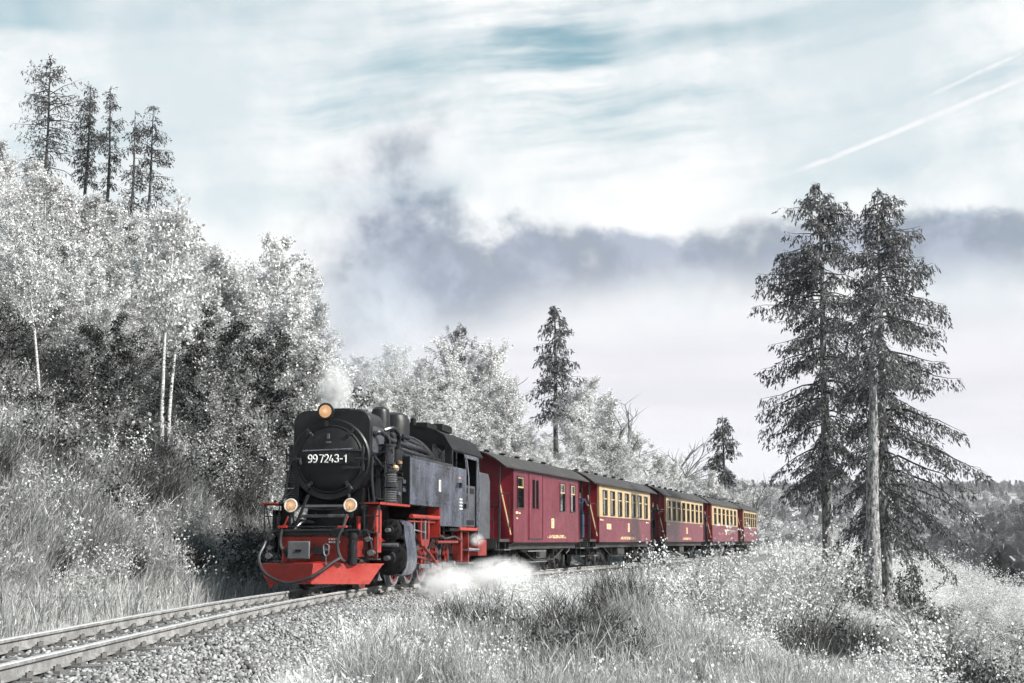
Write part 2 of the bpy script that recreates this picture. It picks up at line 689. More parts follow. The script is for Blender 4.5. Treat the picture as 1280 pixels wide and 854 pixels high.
def _railside(N):
    g = N.new('ShaderNodeTexCoord').outputs['Object']
    n = N.noise(g, 5, 5, 0.65)
    n2 = N.noise(g, 45, 4, 0.6)
    col = N.mix(N.smooth(n, 0.35, 0.7), c4(0.15, 0.148, 0.145), c4(0.30, 0.295, 0.29))
    col = N.mix(N.smooth(n2, 0.52, 0.68, 0, 0.6), col, c4(0.08))
    return principled(N, col, 0.8, 0.1, 0.3, bump(N, n2, 0.35, 0.006))


M_RAIL = mat('weathered_rail', _railside)


def _railtop(N):
    g = N.new('ShaderNodeTexCoord').outputs['Object']
    n = N.noise(g, 12, 4, 0.6)
    return principled(N, N.mix(N.smooth(n, 0.3, 0.7), c4(0.62), c4(0.80)), N.math('MULTIPLY_ADD', n, 0.25, 0.2), 0.55, 0.5)


M_RAILTOP = mat('polished_rail_head', _railtop)


def _wood(N):
    g = N.new('ShaderNodeTexCoord').outputs['Object']
    mp = N.new('ShaderNodeMapping', in_Vector=g)
    mp.inputs['Scale'].default_value = (0.6, 9, 9)
    n = N.noise(mp.outputs[0], 4, 5, 0.65)
    oi = N.new('ShaderNodeObjectInfo')
    col = N.mix(N.smooth(n, 0.35, 0.65), c4(0.05, 0.048, 0.046), c4(0.20, 0.195, 0.19))
    col = N.mix(N.math('MULTIPLY', oi.outputs['Random'], 0.35), col, c4(0.24))
    return principled(N, col, 0.85, 0, 0.2, bump(N, n, 0.5, 0.01))


M_SLEEPER = mat('sleeper_timber', _wood)
M_CLIP = painted('clip_iron', (0.06, 0.058, 0.056), (0.14, 0.135, 0.13), 0.7, grime_amt=0.3)


# ---------------------------------------------------------------- ground sheet
def axis_lines(lo_far, lo, hi, hi_far, step, grow=1.09):
    a = list(np.arange(lo, hi + 1e-6, step))
    s = step
    while a[-1] < hi_far:
        s *= grow
        a.append(a[-1] + s)
    s = step
    b = []
    p = lo
    while p > lo_far:
        s *= grow
        p -= s
        b.append(p)
    return np.array(b[::-1] + a)


def build_ground():
    xs = axis_lines(-2500, -45, 60, 2500, 0.9)
    ys = axis_lines(-60, -6, 125, 2500, 0.9)
    gx, gy = np.meshgrid(xs, ys)
    z = ground(gx, gy)
    v = np.stack([gx.ravel(), gy.ravel(), z.ravel()], 1)
    nx, ny = len(xs), len(ys)
    i = np.arange(nx * ny).reshape(ny, nx)
    q = np.stack([i[:-1, :-1].ravel(), i[:-1, 1:].ravel(), i[1:, 1:].ravel(), i[1:, :-1].ravel()], 1)
    o = bpy.data.objects.new('ground', mesh_np('ground', v, [q], M_SOIL, smooth=True))
    link(o)
    tag(o, 'pale grassy ground of the hillside and the valley', 'ground', kind='structure')


build_ground()

Y0, Y1 = 3.0, 124.0


def sweep(name, prof, m, parent=None, step=0.6, y0=Y0, y1=Y1, face_mat=None, mats=None, wob=0.0, smooth=False):
    """prof: closed list of (u, z) swept along the line"""
    ys = np.arange(y0, y1 + step, step)
    n = len(prof)
    V = []
    rng = np.random.default_rng(5)
    for y in ys:
        c, d, s = track_frame(float(y))
        for (pu, pz) in prof:
            j = rng.normal(0, wob) if wob else 0.0
            V.append(c + s * pu + Vector((0, 0, pz + j)))
    F = []
    fm = []
    for i in range(len(ys) - 1):
        for k in range(n):
            a, b = i * n + k, i * n + (k + 1) % n
            F.append((a, b, b + n, a + n))
            fm.append(face_mat[k] if face_mat else 0)
    caps = [list(range(n))[::-1], [(len(ys) - 1) * n + k for k in range(n)]]
    me = bpy.data.meshes.new(name)
    me.from_pydata([tuple(p) for p in V], [], F + caps)
    for mm in (mats or [m]):
        me.materials.append(mm)
    me.polygons.foreach_set('material_index', fm + [0, 0])
    if smooth:
        me.polygons.foreach_set('use_smooth', [True] * len(me.polygons))
    me.update()
    o = bpy.data.objects.new(name, me)
    return link(o, parent)


bed = sweep('ballast_bed', [(-2.2, -0.75), (-1.75, -0.42), (-1.25, -0.185), (-0.3, -0.17), (0.3, -0.17), (1.15, -0.18), (1.75, -0.40), (2.5, -0.62), (2.7, -0.9), (-2.2, -0.95)],
            M_BALLAST, step=0.35, wob=0.012)
tag(bed, 'light grey ballast bed under the rails', 'ballast bed', kind='structure')

track = empty('railway_track', (0, 0, 0))
tag(track, 'narrow gauge railway track curving in from the lower left under the train', 'railway track')
RP = [(-0.052, -0.135), (0.052, -0.135), (0.052, -0.125), (0.012, -0.108), (0.009, -0.045), (0.030, -0.034), (0.031, -0.008), (0.024, 0.0),
      (-0.024, 0.0), (-0.031, -0.008), (-0.030, -0.034), (-0.009, -0.045), (-0.012, -0.108), (-0.052, -0.125)]
for sgn in (-1, 1):
    pr = [(p * 1.15 + sgn * 0.53, q) for p, q in RP]
    fm = [0] * 14
    fm[7] = 1
    fm[6] = 1
    fm[8] = 1
    sweep('rail', pr, None, track, step=0.5, face_mat=fm, mats=[M_RAIL, M_RAILTOP])


def build_sleepers():
    b = MB()
    b.box(-0.9, 0.9, -0.115, 0.115, -0.29, -0.139)
    proto = b.mesh('sleeper', M_SLEEPER)
    cb = MB()
    cb.box(-0.05, 0.05, -0.075, 0.075, -0.139, -0.116)
    cb.cyl((0, -0.035, -0.118), (0, -0.035, -0.075), 0.022, n=6)
    cb.cyl((0, 0.035, -0.118), (0, 0.035, -0.070), 0.020, n=6)
    cb.box(-0.042, 0.012, -0.05, 0.05, -0.118, -0.100)
    clip = cb.mesh('rail_clip', M_CLIP)
    rng = random.Random(3)
    y = 4.2
    while y < 100:
        c, d, s = track_frame(y)
        o = bpy.data.objects.new('sleeper', proto)
        o.location = c + s * rng.uniform(-.03, .03) + Vector((0, 0, rng.uniform(-.012, 0)))
        o.rotation_euler = (0, 0, -math.atan2(d.x, d.y) + rng.uniform(-.02, .02))
        link(o, track)
        if y < 31:
            for u in (-0.53, 0.53):
                for e in (-1, 1):
                    k = bpy.data.objects.new('rail_clip', clip)
                    k.location = (u + e * 0.115, 0, 0)
                    k.rotation_euler = (0, 0, 0 if e > 0 else PI)
                    link(k, o)
        y += 0.66


build_sleepers()


def build_stones():
    rng = np.random.default_rng(11)
    n = 66000
    y = 9 + (rng.random(n) ** 1.6) * 40
    u = rng.uniform(-1.9, 2.75, n)
    keep = (np.abs(np.abs(u) - 0.53) > 0.085) & ~((u > 2.2) & (rng.random(n) < 0.55))
    # thin out between the rails, where sleepers lie
    keep &= ~((np.abs(u) < 0.5) & (rng.random(n) < 0.35))
    y, u = y[keep], u[keep]
    n = len(y)
    a = np.arctan(slope(y))
    x = Xc(y) + u * np.cos(a)
    yy = y - u * np.sin(a)
    zt = np.interp(u, [-1.75, -1.25, -0.3, 0.3, 1.15, 1.75, 2.5, 2.7], [-0.42, -0.185, -0.17, -0.17, -0.18, -0.40, -0.62, -0.63])
    s = rng.uniform(0.010, 0.024, n) * np.where(rng.random(n) < 0.08, 1.5, 1.0)
    z = zt + s * rng.uniform(-0.1, 0.7, n)
    base = np.array([[i, j, k] for k in (-1, 1) for j in (-1, 1) for i in (-1, 1)], dtype=float)
    B = base[None] * rng.uniform(0.45, 1.1, (n, 8, 3)) * rng.uniform(0.6, 1.25, (n, 1, 3))
    th = rng.uniform(0, 2 * PI, n)
    ph = rng.uniform(-0.7, 0.7, n)
    c, si = np.cos(th)[:, None], np.sin(th)[:, None]
    cp, sp = np.cos(ph)[:, None], np.sin(ph)[:, None]
    bx, by, bz = B[..., 0], B[..., 1], B[..., 2]
    by, bz = by * cp - bz * sp, by * sp + bz * cp
    bx, by = bx * c - by * si, bx * si + by * c
    V = np.stack([bx, by, bz], -1) * s[:, None, None] + np.stack([x, yy, z], -1)[:, None]
    F = np.array([(0, 2, 3, 1), (4, 5, 7, 6), (0, 1, 5, 4), (2, 6, 7, 3), (0, 4, 6, 2), (1, 3, 7, 5)])
    Q = (F[None] + (np.arange(n) * 8)[:, None, None]).reshape(-1, 4)
    o = bpy.data.objects.new('ballast_stones', mesh_np('ballast_stones', V.reshape(-1, 3), [Q], M_STONE))
    link(o)
    tag(o, 'loose pale ballast stones spread beside and between the rails', 'gravel', kind='stuff')


build_stones()
# ---------------------------------------------------------------- train materials
M_BLACK = painted('loco_black', (0.005, 0.005, 0.006), (0.011, 0.011, 0.013), 0.40, grime=(0.022, 0.022, 0.023), grime_amt=0.3, spec=0.32)
M_BLACKSHINY = painted('loco_black_oiled', (0.008, 0.008, 0.010), (0.02, 0.021, 0.025), 0.28, grime=(0.004, 0.004, 0.004), grime_amt=0.5, spec=0.45)
M_SOOT = painted('sooty_iron', (0.006, 0.006, 0.007), (0.013, 0.013, 0.013), 0.6, grime=(0.018, 0.017, 0.016), grime_amt=0.3, spec=0.18)
M_TANK = painted('tank_slate_paint_sheen', (0.008, 0.009, 0.013), (0.070, 0.080, 0.108), 0.22, grime=(0.007, 0.008, 0.011), grime_amt=0.25, streak=1.0, spec=0.55, sfreq=1.9)  # pale vertical streaks are reflections of sky and trees put into the colour
M_CABGREY = painted('cab_grey_paint', (0.025, 0.027, 0.032), (0.08, 0.084, 0.096), 0.36, grime=(0.015, 0.015, 0.016), grime_amt=0.4, streak=0.4)
M_REDDIRTYSHADE = painted('dirty_shaded_red', (0.15, 0.010, 0.007), (0.24, 0.022, 0.014), 0.45, grime=(0.02, 0.004, 0.003), grime_amt=0.8)  # darker red: real dirt plus the underside's shadow put into the colour
M_RED = painted('loco_red', (0.26, 0.014, 0.008), (0.34, 0.025, 0.013), 0.45, grime=(0.02, 0.005, 0.004), grime_amt=0.95)
M_REDPINK = painted('plough_red', (0.32, 0.018, 0.011), (0.40, 0.056, 0.043), 0.36, grime=(0.13, 0.010, 0.007), grime_amt=0.75)
M_STEEL = painted('bright_steel', (0.16, 0.165, 0.18), (0.30, 0.31, 0.33), 0.34, grime=(0.03, 0.03, 0.03), grime_amt=0.7, metal=0.7)
M_PLATEGREY = painted('coupler_grey', (0.075, 0.075, 0.078), (0.14, 0.14, 0.145), 0.6, grime_amt=0.4)
M_RUBBER = painted('hose_rubber', (0.012, 0.012, 0.013), (0.035, 0.035, 0.037), 0.5, grime_amt=0.2)
M_WHITE = mat('white_lettering', lambda N: principled(N, c4(0.78, 0.78, 0.76), 0.5))
M_CREAMMARK = mat('cream_lettering', lambda N: principled(N, c4(0.78, 0.60, 0.34), 0.5))
M_BRASS = painted('aged_brass', (0.33, 0.22, 0.12), (0.45, 0.32, 0.2), 0.4, grime_amt=0.4, metal=0.6)
M_WAGONRED = painted('wagon_red', (0.088, 0.0035, 0.012), (0.145, 0.019, 0.035), 0.33, grime=(0.12, 0.012, 0.02), grime_amt=0.3, streak=0.95, spec=0.5, sfreq=2.6)
M_ENDRED = painted('wagon_end_red', (0.19, 0.005, 0.014), (0.23, 0.009, 0.020), 0.42, grime=(0.10, 0.005, 0.01), grime_amt=0.35)
M_CREAM = painted('wagon_cream', (0.38, 0.27, 0.13), (0.43, 0.325, 0.185), 0.4, grime=(0.23, 0.155, 0.085), grime_amt=0.2, streak=0.25)
M_ROOF = painted('wagon_roof_felt', (0.020, 0.016, 0.016), (0.036, 0.031, 0.030), 0.6, grime=(0.012, 0.010, 0.010), grime_amt=0.4)
M_UNDER = painted('underframe_black', (0.014, 0.013, 0.013), (0.04, 0.038, 0.037), 0.6, grime=(0.06, 0.055, 0.05), grime_amt=0.3)
M_INSIDE = mat('wagon_inside', lambda N: principled(N, c4(0.09, 0.06, 0.04), 0.7))
M_WINFRAME = mat('dark_window_rubber', lambda N: principled(N, c4(0.02, 0.018, 0.017), 0.5))


def _glass(N):
    b = N.new('ShaderNodeBsdfGlossy')
    b.inputs['Roughness'].default_value = 0.03
    t = N.new('ShaderNodeBsdfTransparent')
    t.inputs['Color'].default_value = (0.80, 0.83, 0.84, 1)
    fr = N.new('ShaderNodeFresnel')
    fr.inputs['IOR'].default_value = 1.7
    g = N.new('ShaderNodeTexCoord').outputs['Object']
    f = N.math('MINIMUM', N.math('MULTIPLY_ADD', fr.outputs[0], 1.0, 0.26), 1.0)
    m = N.new('ShaderNodeMixShader')
    N.set(m.inputs[0], f)
    N.t.links.new(t.outputs[0], m.inputs[1])
    N.t.links.new(b.outputs[0], m.inputs[2])
    return m.outputs[0]


M_GLASS = mat('window_glass', _glass)


def _lampglow(N):
    g = N.new('ShaderNodeTexCoord').outputs['Object']
    ln = N.new('ShaderNodeVectorMath', operation='LENGTH')
    N.set(ln.inputs[0], g)
    k = N.smooth(ln.outputs['Value'], 0.0, 0.11)
    e = N.new('ShaderNodeEmission')
    N.set(e.inputs['Color'], N.mix(k, (1.0, 0.72, 0.38, 1), (1.0, 0.52, 0.22, 1)))
    N.set(e.inputs['Strength'], N.math('MULTIPLY_ADD', N.smooth(ln.outputs['Value'], 0.085, 0.0), 0.72, 0.44))
    gl = N.new('ShaderNodeBsdfGlossy')
    gl.inputs['Roughness'].default_value = 0.12
    m = N.new('ShaderNodeMixShader')
    m.inputs[0].default_value = 0.16
    N.t.links.new(e.outputs[0], m.inputs[1])
    N.t.links.new(gl.outputs[0], m.inputs[2])
    return m.outputs[0]


M_LAMPGLASS = mat('lit_lamp_lens', _lampglow)
M_LAMPRIM = mat('lamp_cream_rim', lambda N: principled(N, c4(0.72, 0.66, 0.58), 0.35))


# ---------------------------------------------------------------- locomotive
LOCO_A = math.atan2(2.07, 11.5)
LF = Vector((-3.72, 27.5, 0.0))
loco = empty('steam_locomotive', LF, -LOCO_A)
tag(loco, 'black steam locomotive with red plough and lit lamps at the head of the train', 'locomotive')


GLYPH = {
    '9': ([[(0.275 + 0.225 * math.sin(a), 0.70 + 0.27 * math.cos(a)) for a in np.linspace(0, 2 * PI, 17)], [(0.50, 0.70), (0.50, 0.45), (0.44, 0.20), (0.32, 0.05), (0.10, 0.04)]], 0.62),
    '7': ([[(0.03, 0.96), (0.51, 0.96), (0.21, 0.02)]], 0.60),
    '2': ([[(0.05, 0.74), (0.09, 0.90), (0.20, 0.98), (0.36, 0.98), (0.48, 0.88), (0.50, 0.72), (0.42, 0.52), (0.05, 0.04), (0.52, 0.04)]], 0.62),
    '4': ([[(0.28, 0.98), (0.03, 0.27), (0.54, 0.27)], [(0.39, 0.52), (0.39, 0.02)]], 0.64),
    '3': ([[(0.05, 0.84), (0.14, 0.95), (0.28, 0.99), (0.44, 0.92), (0.48, 0.76), (0.42, 0.60), (0.25, 0.54), (0.44, 0.46), (0.51, 0.28), (0.44, 0.09), (0.28, 0.02), (0.12, 0.06), (0.04, 0.18)]], 0.62),
    '-': ([[(0.06, 0.44), (0.40, 0.44)]], 0.50),
    '1': ([[(0.08, 0.76), (0.30, 0.97), (0.30, 0.02)]], 0.42),
    ' ': ([], 0.18),
}


def digits(parent, text, x0, y, z0, h, width):
    tot = sum(GLYPH[c][1] for c in text)
    k = width / tot
    x = x0
    for c in text:
        strokes, adv = GLYPH[c]
        b = MB()
        for st in strokes:
            b.tube([(x + p * k, y, z0 + q * h) for p, q in st], 0.0125, n=8)
        if strokes:
            b.build('digit', M_WHITE, parent, smooth=True)
        x += adv * k


def build_loco():
    L = loco
    # --- main frame
    b = MB()
    b.box(-0.40, -0.34, 0.1, 11.1, 0.62, 1.12)
    b.box(0.34, 0.40, 0.1, 11.1, 0.62, 1.12)
    for y in (0.9, 2.2, 4.2, 6.2, 8.2, 10.6):
        b.box(-0.34, 0.34, y, y + 0.12, 0.65, 1.05)
    b.build('frame', M_REDDIRTYSHADE, L, bevel=0.01)
    # --- buffer beam
    b = MB()
    b.box(-0.74, 0.74, -0.02, 0.05, 0.50, 1.04)
    b.box(-0.70, 0.70, 0.05, 0.14, 0.52, 0.60)
    beam = b.build('buffer_beam', M_RED, L, bevel=0.012)
    b = MB()
    for x in (-0.62, -0.5, 0.5, 0.62):
        for z in (0.58, 0.76, 0.94):
            b.cyl((x, -0.02, z), (x, -0.035, z), 0.014, n=6)
    b.build('rivets', M_RED, beam)
    b = MB()
    for r, z in ((0, 0.98), (1, 0.925)):
        for k in range(5):
            b.box(0.20 + k * 0.048, 0.20 + k * 0.048 + (0.036 if (k + r) % 2 else 0.028), -0.026, -0.021, z - 0.016, z + 0.016)
    b.build('stencil_marks', M_WHITE, beam)
    # black edge beam of the front platform
    b = MB()
    b.box(-0.86, 0.84, -0.06, 0.10, 1.045, 1.12)
    b.cyl((-0.86, -0.08, 1.145), (0.84, -0.08, 1.145), 0.032, n=10)
    b.cyl((-0.70, -0.10, 1.215), (0.66, -0.10, 1.215), 0.014, n=8)
    b.box(-0.95, 0.95, 0.06, 0.75, 1.12, 1.15)
    b.build('front_platform', M_BLACKSHINY, L, bevel=0.006)
    # --- plough: two angled blades
    for sx in (-1, 1):
        b = MB()
        tip, end = 0.02, (1.27 if sx < 0 else 1.24)
        outer = [(-0.0, -0.46, 0.135), (sx * (end - 0.24), 0.02, 0.125), (sx * end, 0.10, 0.50), (0.0, -0.30, 0.53)]
        inner = [(p[0], p[1] + 0.03, p[2]) for p in outer]
        b.add(outer + inner, [(0, 1, 2, 3), (7, 6, 5, 4), (0, 4, 5, 1), (1, 5, 6, 2), (2, 6, 7, 3), (3, 7, 4, 0)])
        lip = [(0, -0.30, 0.53), (sx * end, 0.10, 0.50), (sx * end, 0.22, 0.515), (0, -0.14, 0.56)]
        lip2 = [(p[0], p[1], p[2] - 0.014) for p in lip]
        b.add(lip + lip2, [(0, 1, 2, 3), (7, 6, 5, 4), (0, 4, 5, 1), (1, 5, 6, 2), (2, 6, 7, 3), (3, 7, 4, 0)])
        blade = b.build('plough_blade', M_REDPINK, L, bevel=0.006)
        # bottom lug
        b = MB()
        lx = sx * (end - 0.34)
        b.prism([(lx - 0.05, 0.13), (lx + 0.05, 0.13), (lx + 0.02, 0.045), (lx - 0.02, 0.045)], -0.07, -0.04, 'Y')
        b.build('lug', M_REDPINK, blade)
        # stay behind the blade
        b = MB()
        b.bar((sx * 0.55, 0.06, 0.58), (sx * 0.75, -0.02, 0.30), 0.05)
        b.build('stay', M_RED, blade)
    b = MB()
    b.box(-0.16, 0.02, -0.40, -0.30, 0.085, 0.13)
    b.build('plough_shoe', M_SOOT, L, bevel=0.01)
    # --- centre coupler
    b = MB()
    b.box(-0.52, -0.08, -0.34, -0.28, 0.60, 0.94)
    plate = b.build('coupler_plate', M_PLATEGREY, L, bevel=0.02)
    b = MB()
    b.box(-0.36, -0.24, -0.352, -0.342, 0.745, 0.785)
    b.build('slot', M_SOOT, plate)
    b = MB()
    b.cyl((-0.30, 0.0, 0.78), (-0.30, -0.29, 0.78), 0.11, n=14)
    b.cyl((-0.30, 0.0, 0.78), (-0.30, -0.05, 0.78), 0.17, n=14)
    b.build('coupler_shank', M_SOOT, L, smooth=True)
    b = MB()
    b.box(-0.06, 0.20, -0.20, -0.10, 0.70, 0.84)
    b.box(0.10, 0.16, -0.16, -0.02, 0.60, 0.86)
    b.cyl((-0.62, -0.2, 0.77), (-0.52, -0.2, 0.77), 0.06, n=10)
    b.cyl((-0.56, -0.24, 0.77), (-0.52, -0.24, 0.77), 0.085, n=10)
    b.build('coupling_gear', M_BLACKSHINY, L, bevel=0.008)
    b = MB()
    b.tube([(0.17, -0.26, 0.86), (0.19, -0.27, 0.70), (0.23, -0.27, 0.66), (0.28, -0.27, 0.70), (0.28, -0.26, 0.86), (0.22, -0.26, 0.89), (0.17, -0.26, 0.86)], 0.017, n=6)
    b.cyl((0.225, -0.26, 0.68), (0.225, -0.26, 0.44), 0.013, n=8)
    b.cyl((0.17, -0.26, 0.78), (0.28, -0.26, 0.78), 0.02, n=8)
    b.build('screw_link', M_STEEL, L, smooth=True)
    # --- hoses
    def hose(pts, r, name='brake_hose', m=M_RUBBER, sub=6):
        pts = [Vector(p) for p in pts]
        out = []
        for i in range(len(pts) - 1):
            p0 = pts[max(i - 1, 0)]; p1 = pts[i]; p2 = pts[i + 1]; p3 = pts[min(i + 2, len(pts) - 1)]
            for k in range(sub):
                t = k / sub
                out.append(0.5 * ((2 * p1) + (p2 - p0) * t + (2 * p0 - 5 * p1 + 4 * p2 - p3) * t * t + (-p0 + 3 * p1 - 3 * p2 + p3) * t ** 3))
        out.append(pts[-1])
        bb = MB()
        bb.tube(out, r, n=8)
        return bb.build(name, m, L, smooth=True)
    hose([(-0.70, -0.10, 1.20), (-0.73, -0.13, 1.05), (-0.72, -0.15, 0.85), (-0.63, -0.18, 0.72), (-0.60, -0.18, 0.62)], 0.033)
    hose([(0.56, -0.06, 1.45), (0.52, -0.12, 1.22), (0.43, -0.16, 1.0), (0.43, -0.18, 0.78), (0.50, -0.20, 0.62), (0.58, -0.2, 0.55)], 0.034)
    hose([(-1.02, 0.02, 1.10), (-1.08, -0.10, 0.85), (-1.10, -0.30, 0.62), (-0.92, -0.50, 0.36), (-0.60, -0.58, 0.20), (-0.32, -0.60, 0.165), (0.0, -0.56, 0.26), (0.22, -0.46, 0.40), (0.36, -0.34, 0.53), (0.50, -0.20, 0.63)], 0.031, 'heating_hose')
    for x, z in ((-0.70, 1.215), (0.50, 1.215)):
        b = MB()
        b.box(x - 0.09, x + 0.09, -0.15, -0.05, z - 0.022, z + 0.022)
        b.bar((x + 0.02, -0.10, z + 0.01), (x + 0.10, -0.10, z + 0.20), 0.025)
        b.build('hose_valve', M_REDPINK, L, bevel=0.006)
    b = MB()
    b.cyl((0.70, -0.08, 1.10), (0.70, -0.08, 0.50), 0.085, n=14)
    b.cyl((0.70, -0.08, 1.05), (0.70, -0.08, 1.00), 0.11, n=14)
    b.build('air_pipe', M_BLACKSHINY, L, smooth=True)
    b = MB()
    b.cyl((0.69, 0.30, 1.12), (0.69, 0.30, 1.38), 0.045, n=10)
    b.cyl((0.69, 0.30, 1.38), (0.69, 0.30, 1.42), 0.06, n=10)
    b.build('oil_can', M_REDPINK, L, smooth=True)
    # chain on the beam
    b = MB()
    for k in range(5):
        b.lathe([(0.03, -0.008), (0.042, 0.0), (0.03, 0.008), (0.018, 0.0), (0.03, -0.008)], (0.60 + 0.008 * (k % 2), -0.05, 0.86 - 0.065 * k), 'Y', n=10)
    b.build('chain', M_RED, L, smooth=True)
    # red side plates beside the platform, with steps
    for sx in (-1, 1):
        b = MB()
        b.box(sx * 0.80, sx * 1.0, 0.62, 0.66, 0.62, 1.66)
        b.box(sx * 1.0, sx * 1.06, 0.30, 0.66, 0.72, 1.55)
        pl = b.build('step_plate', M_BLACK if sx < 0 else M_RED, L, bevel=0.006)
        b = MB()
        for x in (sx * 0.86, sx * 1.16):
            b.cyl((x, 0.12, 1.68), (x, 0.12, 1.12), 0.014, n=6)
        b.cyl((sx * 1.14, 0.12, 1.66), (sx * 1.02, 0.10, 1.15), 0.014, n=6)
        b.cyl((sx * 0.86, 0.12, 1.42), (sx * 1.16, 0.12, 1.42), 0.012, n=6)
        b.build('handrail', M_BLACKSHINY, L, smooth=True)
        b = MB()
        b.box(sx * 0.82, sx * 1.12, 0.08, 0.34, 1.09, 1.125)
        b.box(sx * 0.84, sx * 1.14, 0.10, 0.34, 0.58, 0.61)
        b.bar((sx * 1.12, 0.12, 1.10), (sx * 1.12, 0.12, 0.60), 0.02)
        b.bar((sx * 0.86, 0.12, 1.10), (sx * 0.86, 0.12, 0.60), 0.02)
        b.build('step', M_UNDER, L, bevel=0.004)
        # running board
        b = MB()
        b.box(sx * 0.70, sx * 1.18, 0.10, 2.38, 1.655, 1.68)
        b.build('running_board', M_BLACK, L)
        b = MB()
        b.box(sx * 1.182, sx * 1.195, 0.06, 2.38, 1.645, 1.69)
        b.box(sx * 0.86, sx * 1.182, 0.06, 0.085, 1.655, 1.682)
        b.build('board_edge', M_RED, L)
        # struts from smokebox to platform
        b = MB()
        b.bar((sx * 0.42, 0.55, 1.85), (sx * 0.58, 0.20, 1.15), 0.045)
        b.bar((sx * 0.75, 0.75, 2.0), (sx * 0.92, 0.25, 1.68), 0.025)
        b.bar((sx * 0.15, 0.60, 1.14), (sx * -0.30, 0.60, 1.5), 0.02)
        b.build('smokebox_strut', M_BLACK, L)
    b = MB()
    b.box(-0.50, 0.52, 0.34, 0.40, 1.40, 1.46)
    b.box(-0.46, 0.48, 0.44, 0.50, 1.60, 1.65)
    b.build('cross_bar', M_PLATEGREY, L, bevel=0.006)
    # clutter on the front platform and round the smokebox
    for pts, r in (([(-0.95, 0.5, 1.68), (-0.88, 0.55, 1.95), (-0.84, 0.62, 2.3), (-0.83, 0.7, 2.7)], 0.022),
                   ([(0.95, 0.5, 1.68), (0.90, 0.55, 1.95), (0.86, 0.62, 2.25), (0.84, 0.7, 2.6)], 0.026),
                   ([(-0.55, 0.1, 1.15), (-0.45, 0.25, 1.3), (-0.40, 0.5, 1.32), (-0.38, 0.9, 1.3)], 0.03),
                   ([(0.30, 0.1, 1.15), (0.32, 0.3, 1.26), (0.30, 0.7, 1.27)], 0.03),
                   ([(-0.60, 0.15, 1.5), (-0.60, 0.25, 1.3), (-0.58, 0.3, 1.15)], 0.018),
                   ([(0.60, 0.15, 1.5), (0.60, 0.25, 1.3), (0.58, 0.3, 1.15)], 0.018),
                   ([(-0.48, 0.2, 1.62), (-0.2, 0.3, 1.56), (0.2, 0.3, 1.56), (0.48, 0.2, 1.62)], 0.012),
                   ([(-0.98, 0.1, 1.10), (-1.02, 0.05, 0.9), (-1.0, 0.05, 0.62)], 0.035),
                   ([(0.95, 0.1, 1.08), (1.02, 0.05, 0.9), (1.05, 0.05, 0.66)], 0.03)):
        hose(pts, r, 'front_pipe', M_BLACKSHINY, sub=3)
    for x, z, r in ((-0.98, 1.02, 0.06), (-1.0, 0.82, 0.05), (-1.02, 0.66, 0.06), (0.97, 0.98, 0.05), (1.03, 0.72, 0.06)):
        b = MB()
        b.cyl((x, 0.10, z), (x, -0.02, z), r, n=10)
        b.cyl((x - 0.08, 0.04, z), (x + 0.08, 0.04, z), r * 0.45, n=8)
        b.build('pipe_joint', M_PLATEGREY, L, smooth=True)
    # saddle under the smokebox
    b = MB()
    b.prism([(-0.62, 1.12), (0.62, 1.12), (0.55, 1.60), (0.60, 2.0), (-0.60, 2.0), (-0.55, 1.60)], 0.95, 2.2, 'Y')
    b.build('saddle', M_SOOT, L)
    # --- smokebox
    ZC = 2.55
    b = MB()
    b.lathe([(0.0, 0.62), (0.60, 0.62), (0.79, 0.60), (0.815, 0.63), (0.815, 0.74), (0.79, 0.76), (0.78, 2.2), (0.0, 2.2)], (0, 0, ZC), 'Y', n=56)
    b.build('smokebox', M_BLACK, L, smooth=True)
    b = MB()
    b.lathe([(0.0, 0.47), (0.25, 0.485), (0.45, 0.515), (0.58, 0.555), (0.635, 0.59), (0.64, 0.62)], (0, 0, ZC), 'Y', n=56)
    b.lathe([(0.63, 0.60), (0.66, 0.58), (0.69, 0.60), (0.69, 0.62)], (0, 0, ZC), 'Y', n=56)
    door = b.build('smokebox_door', M_BLACK, L, smooth=True)
    b = MB()
    for k, an in enumerate((50, 128, 232, 308, 180)):
        c, s = math.cos(R(an)), math.sin(R(an))
        x, z = 0.67 * c, ZC + 0.67 * s
        M = Matrix.Translation((x, 0.56, z)) @ Matrix.Rotation(R(-an), 4, 'Y')
        b.box(-0.11, 0.10, -0.03, 0.03, -0.03, 0.03, M)
        b.cyl((x - 0.02 * c, 0.55, z - 0.02 * s), (x - 0.02 * c, 0.48, z - 0.02 * s), 0.028, n=8)
        b.bar((x - 0.06 * s - 0.02 * c, 0.49, z + 0.06 * c), (x + 0.06 * s, 0.49, z - 0.06 * c), 0.022)
    b.build('door_dogs', M_BLACKSHINY, door, bevel=0.005)
    b = MB()
    for z in (ZC + 0.17, ZC - 0.17):
        b.bar((0.30, 0.49, z), (0.72, 0.53, z), 0.05, 0.035)
        b.cyl((0.70, 0.53, z - 0.06), (0.70, 0.53, z + 0.06), 0.035, n=8)
    b.cyl((0.70, 0.53, ZC - 0.24), (0.70, 0.53, ZC + 0.27), 0.018, n=8)
    b.bar((0.56, 0.48, ZC + 0.02), (0.78, 0.52, ZC + 0.0), 0.03)
    b.build('door_hinge', M_BLACKSHINY, door)
    b = MB()
    b.bar((-0.52, 0.455, ZC + 0.165), (0.50, 0.455, ZC + 0.20), 0.018, 0.022)
    for x in (-0.45, 0.43):
        b.bar((x, 0.455, ZC + 0.18), (x, 0.53, ZC + 0.18), 0.02)
    b.build('door_handrail', M_STEEL, door)
    b = MB()
    b.box(-0.025, 0.025, 0.46, 0.49, ZC + 0.40, ZC + 0.50)
    b.bar((-0.05, 0.475, ZC + 0.33), (0.05, 0.475, ZC + 0.33), 0.03)
